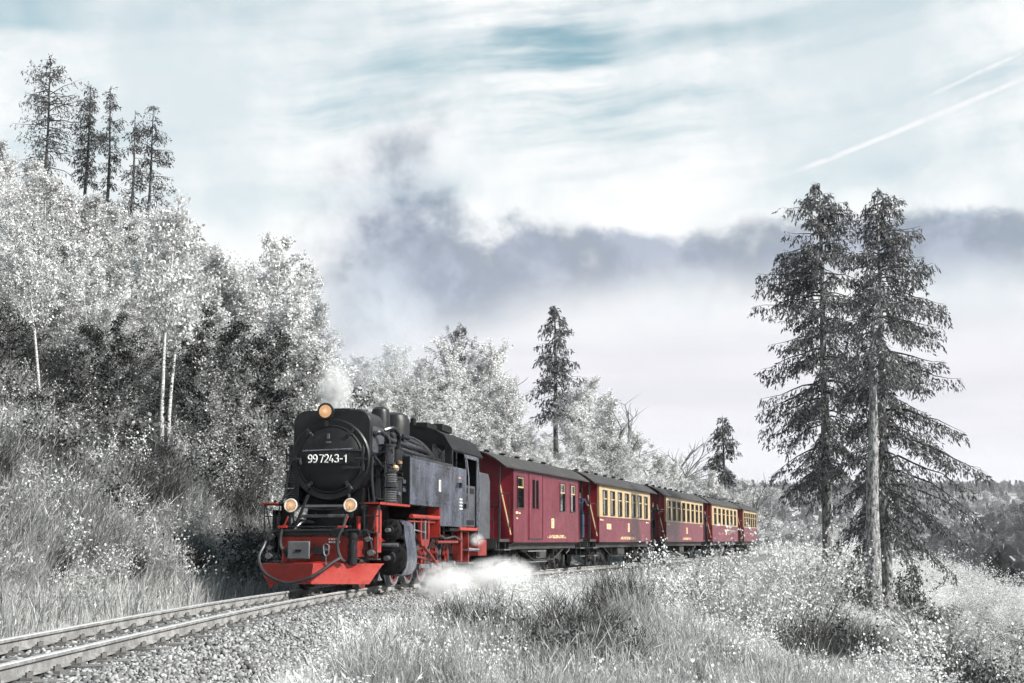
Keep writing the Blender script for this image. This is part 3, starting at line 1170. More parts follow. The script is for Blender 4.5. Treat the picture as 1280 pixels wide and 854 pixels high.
    b.bar((-0.60, 0.52, ZC + 0.03), (-0.57, 0.52, ZC - 0.10), 0.04)
    b.build('door_fittings', M_PLATEGREY, door, bevel=0.004)
    b = MB()
    b.box(-0.445, 0.445, 0.435, 0.452, ZC - 0.11, ZC + 0.12)
    npl = b.build('number_plate', M_BLACK, L, bevel=0.006)
    digits(npl, '99 7243-1', -0.405, 0.434, ZC - 0.072, 0.155, 0.80)
    # --- feed water heater casing across the top
    b = MB()
    prof = []
    for an in range(0, 181, 15):
        pass
    pts = [(-0.80, 2.62), (-0.80, 3.22)]
    for k in range(6):
        an = PI - k * (PI / 2) / 5
        pts.append((-0.52 + 0.28 * math.cos(an), 3.28 + 0.26 * math.sin(an)))
    for k in range(6):
        an = PI / 2 - k * (PI / 2) / 5
        pts.append((0.52 + 0.28 * math.cos(an), 3.28 + 0.26 * math.sin(an)))
    pts += [(0.80, 3.22), (0.80, 2.62)]
    b.prism(pts, 0.70, 1.72, 'Y')
    casing = b.build('heater_casing', M_BLACK, L, bevel=0.03, seg=3)
    b = MB()
    b.box(0.80, 0.815, 0.80, 1.66, 2.70, 3.22)  # grey plate added in place of the pale highlight on this side
    for y in (0.95, 1.5):
        for z in (2.8, 3.12):
            b.cyl((0.81, y, z), (0.83, y, z), 0.03, n=8)
    b.build('side_highlight', M_CABGREY, casing, bevel=0.004)
    b = MB()
    b.box(-0.22, 0.35, 0.75, 1.4, 3.53, 3.58)
    b.box(0.38, 0.56, 0.80, 1.3, 3.52, 3.56)
    b.build('casing_lid', M_BLACK, casing, bevel=0.015)
    # --- chimney, domes
    b = MB()
    b.lathe([(0.30, 3.25), (0.24, 3.35), (0.23, 3.50), (0.27, 3.56), (0.29, 3.60), (0.25, 3.61), (0.22, 3.52)], (0.0, 1.95, 0), 'Z', n=28)
    b.build('chimney', M_SOOT, L, smooth=True)
    b = MB()
    b.lathe([(0.20, 3.0), (0.20, 3.58), (0.17, 3.67), (0.10, 3.72), (0.0, 3.73)], (0.60, 2.12, 0), 'Z', n=24)
    b.build('sand_dome', M_BLACK, L, smooth=True)
    b = MB()
    b.lathe([(0.33, 3.1), (0.33, 3.50), (0.28, 3.62), (0.16, 3.68), (0.0, 3.69)], (0.42, 3.95, 0.08), 'Z', n=28)
    b.build('steam_dome', M_BLACK, L, smooth=True)
    b = MB()
    b.lathe([(0.26, 3.1), (0.26, 3.45), (0.21, 3.53), (0.0, 3.58)], (0.1, 4.7, 0), 'Z', n=24)
    b.build('sand_dome', M_BLACK, L, smooth=True)
    # --- boiler
    b = MB()
    b.lathe([(0.0, 2.15), (0.76, 2.15), (0.77, 2.2), (0.79, 4.6), (0.84, 6.0), (0.85, 6.6), (0.0, 6.6)], (0, 0, ZC + 0.03), 'Y', n=48)
    b.build('boiler', M_BLACK, L, smooth=True)
    b = MB()
    for y in (2.4, 3.3, 4.2, 5.1, 6.0):
        r = 0.795 + 0.05 * (y - 2.2) / 4.0 + 0.012
        b.lathe([(r - 0.03, y), (r, y + 0.005), (r, y + 0.055), (r - 0.03, y + 0.06)], (0, 0, ZC + 0.03), 'Y', n=48)
    b.build('boiler_bands', M_STEEL, L, smooth=True)
    # pipes along the boiler
    for pts, r in (([(0.62, 2.0, 3.15), (0.74, 2.3, 3.05), (0.76, 3.5, 3.02), (0.80, 5.0, 3.0), (0.80, 5.6, 2.9), (0.84, 5.9, 2.75)], 0.06),
                   ([(0.80, 1.8, 2.95), (0.86, 2.2, 2.90), (0.88, 3.6, 2.86), (0.90, 6.3, 2.82)], 0.045),
                   ([(0.50, 3.2, 3.25), (0.62, 3.6, 3.20), (0.66, 4.4, 3.18), (0.75, 5.4, 3.06), (0.86, 6.1, 2.78)], 0.04),
                   ([(0.82, 0.85, 3.05), (0.93, 0.95, 3.1), (1.0, 1.25, 3.0), (0.98, 1.4, 2.75), (0.88, 1.5, 2.62), (0.78, 1.6, 2.5)], 0.05),
                   ([(0.80, 1.7, 3.2), (0.95, 1.9, 3.25), (1.0, 2.15, 3.1), (0.95, 2.2, 2.8), (0.95, 2.2, 2.4)], 0.045),
                   ([(0.84, 0.80, 2.62), (0.95, 0.95, 2.45), (1.0, 1.1, 2.3), (1.0, 1.2, 2.05)], 0.035),
                   ([(0.30, 2.6, 3.4), (0.5, 2.7, 3.36), (0.6, 2.9, 3.24), (0.7, 3.0, 3.06)], 0.05),
                   ([(-0.80, 1.8, 2.95), (-0.88, 2.4, 2.9), (-0.90, 6.3, 2.82)], 0.045)):
        hose(pts, r, 'pipe', M_BLACKSHINY, sub=4)
    # fittings cluster beside the domes
    b = MB()
    rng = random.Random(8)
    for k in range(9):
        x, y, z = 0.45 + rng.uniform(-.1, .3), 2.3 + k * 0.17, 3.30 + rng.uniform(-.12, .12) - 0.02 * k
        b.cyl((x, y, z - 0.12), (x, y, z + 0.10), rng.uniform(0.035, 0.07), n=10)
        b.cyl((x, y, z + 0.03), (x, y, z + 0.06), rng.uniform(0.08, 0.10), n=8)
        b.cyl((x - 0.14, y, z), (x + 0.14, y, z), 0.022, n=6)
    b.build('valve_cluster', M_BLACKSHINY, L, smooth=True)
    # --- pumps on the running board
    for sx in (-1, 1):
        pump = MB()
        yb = 1.35
        for z0, z1, r in ((1.70, 1.98, 0.17), (2.04, 2.34, 0.17), (2.50, 2.86, 0.13)):
            pump.cyl((sx * 0.98, yb, z0), (sx * 0.98, yb, z1), r, n=18)
        for z in (1.70, 1.96, 2.02, 2.06, 2.33, 2.48, 2.85):
            pump.cyl((sx * 0.98, yb, z), (sx * 0.98, yb, z + 0.035), 0.205 if z < 2.4 else 0.16, n=18)
        pump.cyl((sx * 0.98, yb, 2.30), (sx * 0.98, yb, 2.55), 0.05, n=10)
        pump.box(sx * 0.80, sx * 0.90, yb - 0.25, yb + 0.25, 1.75, 2.4)
        pm = pump.build('air_pump', M_BLACKSHINY, L, smooth=True)
        b = MB()
        for z0 in (1.74, 2.08):
            for j in range(5):
                b.cyl((sx * 0.98, yb, z0 + 0.045 * j), (sx * 0.98, yb, z0 + 0.045 * j + 0.015), 0.195, n=18)
        b.build('cooling_fins', M_PLATEGREY, pm, smooth=True)
        b = MB()
        b.cyl((sx * 1.0, 1.85, 1.70), (sx * 1.0, 1.85, 2.20), 0.15, n=16)
        b.cyl((sx * 1.0, 1.85, 2.20), (sx * 1.0, 1.85, 2.24), 0.18, n=16)
        b.cyl((sx * 1.0, 1.85, 2.45), (sx * 1.0, 1.85, 2.80), 0.14, n=16)
        b.cyl((sx * 1.0, 1.85, 1.9), (sx * 1.0, 1.85, 2.6), 0.05, n=8)
        b.cyl((sx * 0.8, 1.85, 2.3), (sx * 1.16, 1.85, 2.3), 0.04, n=8)
        b.cyl((sx * 1.08, 2.1, 2.05), (sx * 1.08, 2.35, 2.05), 0.03, n=8)
        b.build('feed_pump', M_BLACK, L, smooth=True)
        b = MB()
        b.lathe([(0.0, 2.34), (0.09, 2.36), (0.11, 2.42), (0.08, 2.47), (0.0, 2.48)], (sx * 1.06, 1.55, 0), 'Z', n=16)
        b.lathe([(0.0, 2.50), (0.06, 2.51), (0.065, 2.56), (0.0, 2.58)], (sx * 1.12, 1.75, 0), 'Z', n=12)
        b.build('lubricator', M_BRASS, L, smooth=True)
        b = MB()
        rr2 = random.Random(4 + sx)
        for k in range(14):
            y = rr2.uniform(0.95, 2.25)
            z = rr2.uniform(1.75, 2.75)
            b.cyl((sx * 0.80, y, z), (sx * rr2.uniform(1.0, 1.14), y + rr2.uniform(-.05, .05), z + rr2.uniform(-.1, .1)), rr2.uniform(0.015, 0.035), n=6)
            b.cyl((sx * 1.02, y, z - 0.2), (sx * 1.04, y + 0.03, z + 0.2), 0.014, n=6)
        b.build('small_pipes', M_BLACKSHINY, L, smooth=True)
        b = MB()
        b.box(sx * 1.04, sx * 1.16, 1.95, 2.15, 1.95, 2.02)
        b.box(sx * 1.04, sx * 1.16, 1.95, 2.15, 2.12, 2.20)
        b.box(sx * 1.04, sx * 1.15, 1.62, 1.80, 1.86, 1.93)
        b.build('pump_caps', M_TANK, L, bevel=0.01)
        # red lever platform bar under board
        # --- side tank + cab side as one plate outline
        ztop = 2.72
        b = MB()
        t0, t1 = (0.86, 1.19)
        xs_ = (sx * t0, sx * t1)
        b.prism([(2.40, 1.70), (5.20, 1.70), (5.20, 1.28), (6.4, 1.28), (6.4, ztop), (2.40, ztop)], min(xs_), max(xs_), 'X')
        tank = b.build('side_tank', M_TANK, L, bevel=0.012)
        b = MB()
        b.box(min(sx * 0.80, sx * 1.17), max(sx * 0.80, sx * 1.17), 2.385, 2.397, 1.70, ztop - 0.02)
        b.build('tank_front', M_BLACK, tank)
        b = MB()
        b.box(sx * 1.17, sx * 1.205, 2.45, 6.4, ztop - 0.03, ztop + 0.015)
        b.build('tank_rim', M_BLACKSHINY, tank)
        b = MB()
        for z in (1.79, 2.62):
            for k in range(30):
                y = 2.5 + k * 0.135
                b.cyl((sx * 1.19, y, z), (sx * 1.196, y, z), 0.011, n=6)
        b.build('rivet_row', M_TANK, tank)
        # builder's plate (white) and small stencils
        b = MB()
        x0, x1 = sorted((sx * 1.192, sx * 1.20))
        b.box(x0, x1, 5.0, 5.02, 2.06, 2.32)
        b.box(x0, x1, 5.16, 5.18, 2.06, 2.32)
        b.box(x0, x1, 5.02, 5.16, 2.30, 2.32)
        b.box(x0, x1, 5.02, 5.16, 2.06, 2.08)
        b.box(x0, x1, 5.05, 5.09, 2.09, 2.29)
        b.build('crest_mark', M_WHITE, tank)
        b = MB()
        for j in range(4):
            for k in range(3):
                b.box(x0, x1, 7.22 + k * 0.11, 7.22 + k * 0.11 + 0.07 - 0.02 * ((j + k) % 2), 1.70 + j * 0.075, 1.74 + j * 0.075)
        b.build('stencil_marks', M_WHITE, tank)
        # red front of the lower step in the tank
        b = MB()
        b.box(min(sx * 0.88, sx * 1.185), max(sx * 0.88, sx * 1.185), 5.170, 5.196, 1.02, 1.69)
        b.build('tank_step_face', M_RED, tank, bevel=0.006)
        # --- cab side
        b = MB()
        b.prism([(6.405, 1.28), (8.02, 1.28), (8.02, 3.04), (7.72, 3.12), (7.95, 2.70), (6.405, 2.70)], sx * 1.16, sx * 1.19, 'X')
        b.prism([(9.28, 1.28), (9.55, 1.28), (9.55, 3.10), (9.28, 3.10)], sx * 1.16, sx * 1.19, 'X')
        b.prism([(8.02, 2.98), (9.28, 2.98), (9.28, 3.10), (8.02, 3.10)], sx * 1.16, sx * 1.189, 'X')
        b.build('cab_side', M_TANK, L, bevel=0.005)
        b = MB()
        b.box(min(sx * 1.12, sx * 1.15), max(sx * 1.12, sx * 1.15), 8.06, 9.26, 1.30, 2.32)
        dr = b.build('cab_door', M_CABGREY, L, bevel=0.006)
        b = MB()
        b.box(min(sx * 1.15, sx * 1.158), max(sx * 1.15, sx * 1.158), 8.15, 9.1, 2.12, 2.26)
        b.box(min(sx * 1.15, sx * 1.158), max(sx * 1.15, sx * 1.158), 8.15, 8.3, 1.92, 2.05)
        b.box(min(sx * 1.15, sx * 1.158), max(sx * 1.15, sx * 1.158), 8.2, 9.1, 1.34, 1.46)
        b.build('door_recess', M_SOOT, dr)
        b = MB()
        for y, dz in ((8.0, 0), (9.35, 0)):
            b.tube([(sx * 1.22, y, 1.5), (sx * 1.25, y, 1.7), (sx * 1.25, y, 2.5), (sx * 1.22, y - 0.08, 2.9), (sx * 1.19, y - 0.12, 3.0)], 0.018, n=6)
        b.build('door_handrail', M_STEEL, L, smooth=True)
        b = MB()
        for y in (7.2, 7.75):
            b.box(min(sx * 1.19, sx * 1.25), max(sx * 1.19, sx * 1.25), y - 0.06, y + 0.06, 2.22 - (y - 7.2) * 0.9, 2.34 - (y - 7.2) * 0.9)
        b.build('step_hole', M_SOOT, L)
        b = MB()
        b.box(min(sx * 0.9, sx * 1.2), max(sx * 0.9, sx * 1.2), 7.3, 9.4, 1.20, 1.275)
        b.build('cab_sill', M_REDPINK, L, bevel=0.006)
        # open cab window frame + pane pillar
        b = MB()
        b.bar((sx * 1.17, 6.42, 2.70), (sx * 1.17, 6.42, 3.12), 0.05)
        b.bar((sx * 1.17, 6.9, 2.70), (sx * 1.17, 6.9, 3.14), 0.03)
        b.bar((sx * 1.175, 7.72, 3.12), (sx * 1.175, 7.97, 2.70), 0.03)
        b.build('window_post', M_BLACKSHINY, L)
        # bunker side
        b = MB()
        b.prism([(9.60, 1.0), (11.15, 1.0), (11.15, 2.55), (10.9, 2.72), (9.60, 2.72)], sx * 1.08, sx * 1.17, 'X')
        b.build('bunker_side', M_CABGREY, L, bevel=0.008)
    # cab front, back, floor, roof
    b = MB()
    arc = []
    for k in range(13):
        t = -1 + 2 * k / 12
        arc.append((t * 1.22, 3.10 + 0.60 * math.sqrt(max(0, 1 - (abs(t) ** 2.2)))))
    outer = arc
    inner = [(x * 0.97, z - 0.035) for x, z in arc][::-1]
    b.prism(outer + inner, 6.25, 9.95, 'Y')
    roof = b.build('cab_roof', M_SOOT, L, smooth=True)
    b = MB()
    b.box(-0.45, 0.45, 6.9, 7.9, 3.66, 3.80)
    b.box(-0.30, 0.55, 8.1, 9.2, 3.68, 3.86)
    b.cyl((0.2, 6.5, 3.62), (0.2, 6.5, 3.86), 0.07, n=10)
    b.build('roof_vent', M_SOOT, roof, bevel=0.012)
    b = MB()
    fr = [(x * 0.985, z - 0.02) for x, z in arc]
    b.prism([(-1.15, 2.70)] + fr + [(1.15, 2.70)], 6.34, 6.39, 'Y')
    b.build('cab_front', M_BLACK, L)
    b = MB()
    for sx in (-1, 1):
        b.box(min(sx * 0.72, sx * 1.02), max(sx * 0.72, sx * 1.02), 6.325, 6.338, 2.80, 3.22)
    b.build('cab_front_window', M_GLASS, L)
    b = MB()
    b.prism([(-1.15, 1.2)] + fr + [(1.15, 1.2)], 9.50, 9.545, 'Y')
    b.build('cab_back', M_SOOT, L)
    b = MB()
    b.box(-1.14, 1.14, 6.4, 9.5, 1.18, 1.24)
    b.build('cab_floor', M_SOOT, L)
    b = MB()
    b.cyl((-0.0, 6.4, 2.4), (0, 7.0, 2.4), 0.55, n=24)
    b.build('boiler_backhead', M_SOOT, L, smooth=True)
    b = MB()
    b.box(-1.07, 1.07, 9.60, 11.14, 1.0, 2.45)
    b.build('coal_bunker', M_BLACK, L, bevel=0.01)
    b = MB()
    b.box(-0.74, 0.74, 11.15, 11.22, 0.55, 1.05)
    b.build('rear_beam', M_RED, L, bevel=0.01)
    # lamps
    def lamp(x, y, z, r, big):
        p = empty('headlamp', (x, y, z), 0, L)
        b2 = MB()
        b2.lathe([(0.0, 0.22), (r * 0.85, 0.20), (r * 1.06, 0.05), (r * 1.10, -0.02), (r * 0.98, -0.03)], (0, 0, 0), 'Y', n=28)
        b2.box(-0.03, 0.03, 0.04, 0.12, -r * 1.9, -r * 0.9)
        b2.build('housing', M_BLACKSHINY, p, smooth=True)
        b2 = MB()
        b2.lathe([(r * 0.80, -0.028), (r * 0.86, -0.045), (r * 1.04, -0.045), (r * 1.08, -0.02), (r * 0.80, -0.02)], (0, 0, 0), 'Y', n=28)
        b2.build('rim', M_LAMPRIM if not big else M_BLACK, p, smooth=True)
        b2 = MB()
        rr = r * (0.84 if not big else 0.95)
        b2.lathe([(0.0, -0.055), (rr * 0.5, -0.050), (rr * 0.85, -0.036), (rr, -0.024)], (0, 0, 0), 'Y', n=28)
        b2.build('lens', M_LAMPGLASS, p, smooth=True)
        if not big:
            b2 = MB()
            b2.bar((0.0, -0.06, -r * 0.75), (0.0, -0.06, -r * 0.2), 0.03, 0.012)
            b2.build('bulb_shield', M_BRASS, p)
    lamp(-0.60, 0.06, 1.63, 0.125, False)
    lamp(0.60, 0.06, 1.63, 0.125, False)
    lamp(-0.08, 0.52, 3.50, 0.155, True)
    b = MB()
    b.bar((-0.08, 0.62, 3.38), (-0.08, 0.70, 3.05), 0.06)
    b.build('lamp_bracket', M_BLACK, L)
    # --- cylinders
    for sx in (-1, 1):
        b = MB()
        b.cyl((sx * 0.95, 1.75, 0.60), (sx * 0.95, 2.65, 0.60), 0.34, n=28)
        b.cyl((sx * 0.95, 1.75, 1.16), (sx * 0.95, 2.65, 1.16), 0.225, n=24)
        cyl = b.build('cylinder_block', M_BLACK, L, smooth=True)
        b = MB()
        prof = [(sx * 1.12, 1.36), (sx * 1.22, 1.26), (sx * 1.235, 1.05), (sx * 1.285, 0.80), (sx * 1.30, 0.60), (sx * 1.27, 0.40), (sx * 1.18, 0.26), (sx * 1.02, 0.22),
                (sx * 1.02, 0.24), (sx * 1.165, 0.28), (sx * 1.25, 0.41), (sx * 1.28, 0.60), (sx * 1.265, 0.80), (sx * 1.215, 1.05), (sx * 1.20, 1.25), (sx * 1.10, 1.34)]
        b.prism(prof, 1.80, 2.62, 'Y')
        b.build('cylinder_casing', M_TANK, L, smooth=True)
        b = MB()
        for z, r in ((0.60, 0.34), (1.16, 0.225)):
            b.lathe([(0.0, 1.62), (r * 0.35, 1.63), (r * 0.42, 1.67), (r * 0.95, 1.70), (r * 1.03, 1.71), (r * 1.03, 1.755)], (sx * 0.95, 0, z), 'Y', n=28)
            for k in range(10):
                an = 2 * PI * k / 10
                b.cyl((sx * 0.95 + r * 0.8 * math.cos(an), 1.70, z + r * 0.8 * math.sin(an)), (sx * 0.95 + r * 0.8 * math.cos(an), 1.66, z + r * 0.8 * math.sin(an)), 0.022, n=6)
        b.build('cylinder_cover', M_SOOT, cyl, smooth=True)
        b = MB()
        b.cyl((sx * 0.95, 1.62, 0.60), (sx * 0.95, 1.40, 0.60), 0.05, n=12)
        b.cyl((sx * 0.95, 1.66, 1.16), (sx * 0.95, 1.45, 1.16), 0.045, n=12)
        b.cyl((sx * 0.8, 1.60, 0.86), (sx * 1.15, 1.60, 0.86), 0.04, n=8)
        b.build('tail_rod', M_STEEL, L, smooth=True)
        b = MB()
        b.cyl((sx * 0.95, 2.65, 0.60), (sx * 0.95, 3.9, 0.60), 0.03, n=10)
        b.box(sx * 0.88, sx * 1.02, 2.65, 4.0, 0.76, 0.80)
        b.box(sx * 0.90, sx * 1.04, 3.30, 3.55, 0.50, 0.78)
        b.build('crosshead', M_STEEL, L, bevel=0.006)
        # reversing rod / red pipes over the gear
        b = MB()
        b.cyl((sx * 1.16, 2.6, 1.46), (sx * 1.16, 5.16, 1.46), 0.045, n=12)
        b.cyl((sx * 1.10, 2.6, 1.36), (sx * 1.10, 5.0, 1.36), 0.02, n=8)
        b.build('reversing_shaft', M_RED, L, smooth=True)
        b = MB()
        b.box(min(sx * 1.05, sx * 1.13), max(sx * 1.05, sx * 1.13), 3.6, 3.72, 0.95, 1.42)
        b.box(min(sx * 1.05, sx * 1.13), max(sx * 1.05, sx * 1.13), 4.3, 4.42, 0.95, 1.42)
        b.prism([(3.6, 0.98), (3.66, 0.86), (3.85, 0.80), (4.2, 0.80), (4.36, 0.86), (4.42, 0.98)], sx * 1.05, sx * 1.13, 'X')
        b.build('link_bracket', M_REDDIRTYSHADE, L, bevel=0.01)
        b = MB()
        b.bar((sx * 1.16, 3.75, 0.82), (sx * 1.18, 5.3, 0.30), 0.07, 0.04)
        b.build('eccentric_rod', M_REDDIRTYSHADE, L, bevel=0.006)
        b = MB()
        b.bar((sx * 1.02, 3.42, 0.62), (sx * 1.08, 5.35, 0.48), 0.10, 0.04)
        b.build('main_rod', M_REDDIRTYSHADE, L, bevel=0.006)
        b = MB()
        b.bar((sx * 1.10, 3.1, 1.40), (sx * 1.10, 3.15, 0.55), 0.05, 0.03)
        b.bar((sx * 1.10, 3.12, 1.18), (sx * 1.12, 4.05, 1.12), 0.045, 0.03)
        b.bar((sx * 1.10, 4.05, 1.40), (sx * 1.10, 4.05, 0.85), 0.10, 0.05)
        b.build('valve_gear', M_STEEL, L, bevel=0.006)
        # drivers
        drv = [3.35, 4.55, 5.75, 6.95, 8.15]
        for y in drv:
            wheel(L, sx, y, 0.50, True)
        for y in (2.05 - 1.2, 9.9):
            wheel(L, sx, y, 0.30, False)
        b = MB()
        for i in range(4):
            b.bar((sx * 0.80, drv[i], 0.38), (sx * 0.80, drv[i + 1], 0.38), 0.05, 0.09)
        for y in drv:
            b.cyl((sx * 0.74, y, 0.38), (sx * 0.88, y, 0.38), 0.075, n=14)
        b.build('coupling_rod', M_STEEL, L, bevel=0.006)
        # hangers, brake and pipes below tank
        b = MB()
        for y, z0, z1 in ((5.3, 1.26, 0.85), (6.1, 1.27, 0.7), (7.0, 1.27, 0.75), (7.9, 1.20, 0.55), (8.9, 1.2, 0.5)):
            b.bar((sx * 1.05, y, z0), (sx * 1.05, y + 0.05, z1), 0.03)
        b.tube([(sx * 1.12, 5.2, 1.1), (sx * 1.12, 6.0, 1.0), (sx * 1.12, 7.0, 1.05), (sx * 1.12, 7.8, 0.95)], 0.025, n=6)
        b.build('underside_pipes', M_UNDER, L)
        b = MB()
        b.cyl((sx * 1.10, 5.25, 0.92), (sx * 1.10, 7.4, 0.92), 0.035, n=8)
        b.box(min(sx * 0.98, sx * 1.10), max(sx * 0.98, sx * 1.10), 7.8, 8.0, 0.45, 1.2)
        b.box(min(sx * 0.70, sx * 1.10), max(sx * 0.70, sx * 1.10), 8.7, 8.78, 0.35, 1.2)
        b.build('cab_step_hanger', M_REDDIRTYSHADE, L, bevel=0.006)
        b = MB()
        for z in (0.38, 0.70):
            b.box(min(sx * 0.9, sx * 1.2), max(sx * 0.9, sx * 1.2), 8.3, 8.9, z, z + 0.035)
        b.build('cab_step', M_STEEL, L, bevel=0.004)
        b = MB()
        b.box(min(sx * 0.80, sx * 1.16), max(sx * 0.80, sx * 1.16), 9.65, 10.75, 0.56, 0.98)
        b.build('sand_box', M_REDDIRTYSHADE, L, bevel=0.015)
        b = MB()
        b.tube([(sx * 0.9, 9.2, 0.75), (sx * 1.12, 9.3, 0.72), (sx * 1.25, 9.35, 0.72)], 0.04, n=8)
        b.build('injector_overflow', M_STEEL, L, smooth=True)


_WM = {}


def wheel(parent, sx, y, r, driver):
    key = (r, driver)
    if key not in _WM:
        b = MB()
        b.lathe([(r - 0.07, -0.055), (r + 0.022, -0.055), (r + 0.022, -0.03), (r, -0.02), (r - 0.006, 0.06), (r - 0.07, 0.06), (r - 0.07, -0.055)], (0, 0, 0), 'X', n=32)
        tyre = b.mesh('tyre', M_STEEL if driver else M_UNDER, True)
        b = MB()
        b.lathe([(r - 0.13, -0.03), (r - 0.072, -0.04), (r - 0.072, 0.045), (r - 0.13, 0.035), (r - 0.13, -0.03)], (0, 0, 0), 'X', n=32)
        b.cyl((-0.05, 0, 0), (0.075, 0, 0), 0.10 if driver else 0.075, n=16)
        ns = 12 if driver else 9
        for k in range(ns):
            an = 2 * PI * k / ns
            b.bar((0, 0.07 * math.cos(an), 0.07 * math.sin(an)), (0, (r - 0.10) * math.cos(an), (r - 0.10) * math.sin(an)), 0.04, 0.045, (1, 0, 0))
        if driver:
            seg = [(0, r - 0.125)]
            pts = [((r - 0.12) * math.cos(a), (r - 0.12) * math.sin(a)) for a in np.linspace(R(45), R(135), 8)]
            b.prism(pts, -0.03, 0.05, 'X')
        cen = b.mesh('wheel_centre', M_REDDIRTYSHADE if driver else M_UNDER)
        _WM[key] = (tyre, cen)
    t, c = _WM[key]
    w = empty('wheel', (sx * 0.55, y, r), 0, parent)
    if sx < 0:
        w.rotation_euler = (0, 0, PI)
    o = bpy.data.objects.new('tyre', t); link(o, w)
    o = bpy.data.objects.new('wheel_centre', c); link(o, w)
    return w


build_loco()
# ---------------------------------------------------------------- carriages
ZB, ZS, ZT = 0.90, 1.83, 3.05      # body bottom, waist, eave
HW = 1.20


def panel_with_holes(L, z0, z1, holes, sx, m, name, parent, xo=HW, th=0.05):
    ys_ = sorted({0.0, L} | {h[0] for h in holes} | {h[1] for h in holes})
    zs_ = sorted({z0, z1} | {h[2] for h in holes} | {h[3] for h in holes})
    b = MB()
    xa, xb = sx * xo, sx * (xo - th)

    def inhole(y, z):
        return any(h[0] < y < h[1] and h[2] < z < h[3] for h in holes)
    for i in range(len(ys_) - 1):
        for j in range(len(zs_) - 1):
            y0, y1, za, zb = ys_[i], ys_[i + 1], zs_[j], zs_[j + 1]
            if inhole((y0 + y1) / 2, (za + zb) / 2):
                continue
            b.add([(xa, y0, za), (xa, y1, za), (xa, y1, zb), (xa, y0, zb)], [(0, 1, 2, 3)])
            b.add([(xb, y0, za), (xb, y1, za), (xb, y1, zb), (xb, y0, zb)], [(0, 3, 2, 1)])
    rings = [(0.0, L, z0, z1)] + list(holes)
    for (y0, y1, za, zb) in rings:
        c = [(y0, za), (y1, za), (y1, zb), (y0, zb)]
        for k in range(4):
            p, q = c[k], c[(k + 1) % 4]
            b.add([(xa, p[0], p[1]), (xa, q[0], q[1]), (xb, q[0], q[1]), (xb, p[0], p[1])], [(0, 1, 2, 3)])
    me = bpy.data.meshes.new(name)
    me.from_pydata(b.v, [], b.f)
    bm = bmesh.new(); bm.from_mesh(me)
    bmesh.ops.remove_doubles(bm, verts=bm.verts, dist=0.0005)
    bmesh.ops.recalc_face_normals(bm, faces=bm.faces)
    bm.to_mesh(me); bm.free()
    me.materials.append(m)
    o = bpy.data.objects.new(name, me)
    return link(o, parent)


_win = {}


def window(parent, sx, y, z0, z1, w, creamframe):
    """y: centre along the side"""
    key = (round(w, 3), round(z1 - z0, 3), creamframe)
    h = z1 - z0
    if key not in _win:
        def ring(a, bq, x0, x1, t, name, m):
            r = MB()
            r.box(x0, x1, -a, -a + t, -bq, bq)
            r.box(x0, x1, a - t, a, -bq, bq)
            r.box(x0, x1, -a + t, a - t, -bq, -bq + t)
            r.box(x0, x1, -a + t, a - t, bq - t, bq)
            return r.mesh(name, m)
        fr = ring(w / 2 + 0.012, h / 2 + 0.012, 0.0, 0.022, 0.034, 'window', M_WINFRAME)
        sash = MB()
        zb = h * 0.16
        sash.box(-0.02, 0.006, -w / 2 + 0.02, w / 2 - 0.02, zb - 0.022, zb + 0.022)
        if creamframe:
            sash.box(-0.02, 0.005, -w / 2 + 0.02, -w / 2 + 0.055, zb, h / 2 - 0.02)
            sash.box(-0.02, 0.005, w / 2 - 0.055, w / 2 - 0.02, zb, h / 2 - 0.02)
            sash.box(-0.02, 0.005, -w / 2 + 0.055, w / 2 - 0.055, h / 2 - 0.055, h / 2 - 0.02)
        sa = sash.mesh('sash', M_CREAM)
        lo = MB(); lo.box(-0.030, -0.024, -w / 2, w / 2, -h / 2, zb - 0.022)
        up = MB(); up.box(-0.030, -0.024, -w / 2, w / 2, zb + 0.022, h / 2)
        _win[key] = (fr, sa, lo.mesh('pane', M_GLASS), up.mesh('pane', M_GLASS))
    fr, sa, lo, up = _win[key]
    o = bpy.data.objects.new('window', fr)
    o.location = (sx * HW, y, (z0 + z1) / 2)
    if sx < 0:
        o.rotation_euler = (0, 0, PI)
    link(o, parent)
    for n, me in (('sash', sa), ('pane', lo), ('pane', up)):
        link(bpy.data.objects.new(n, me), o)


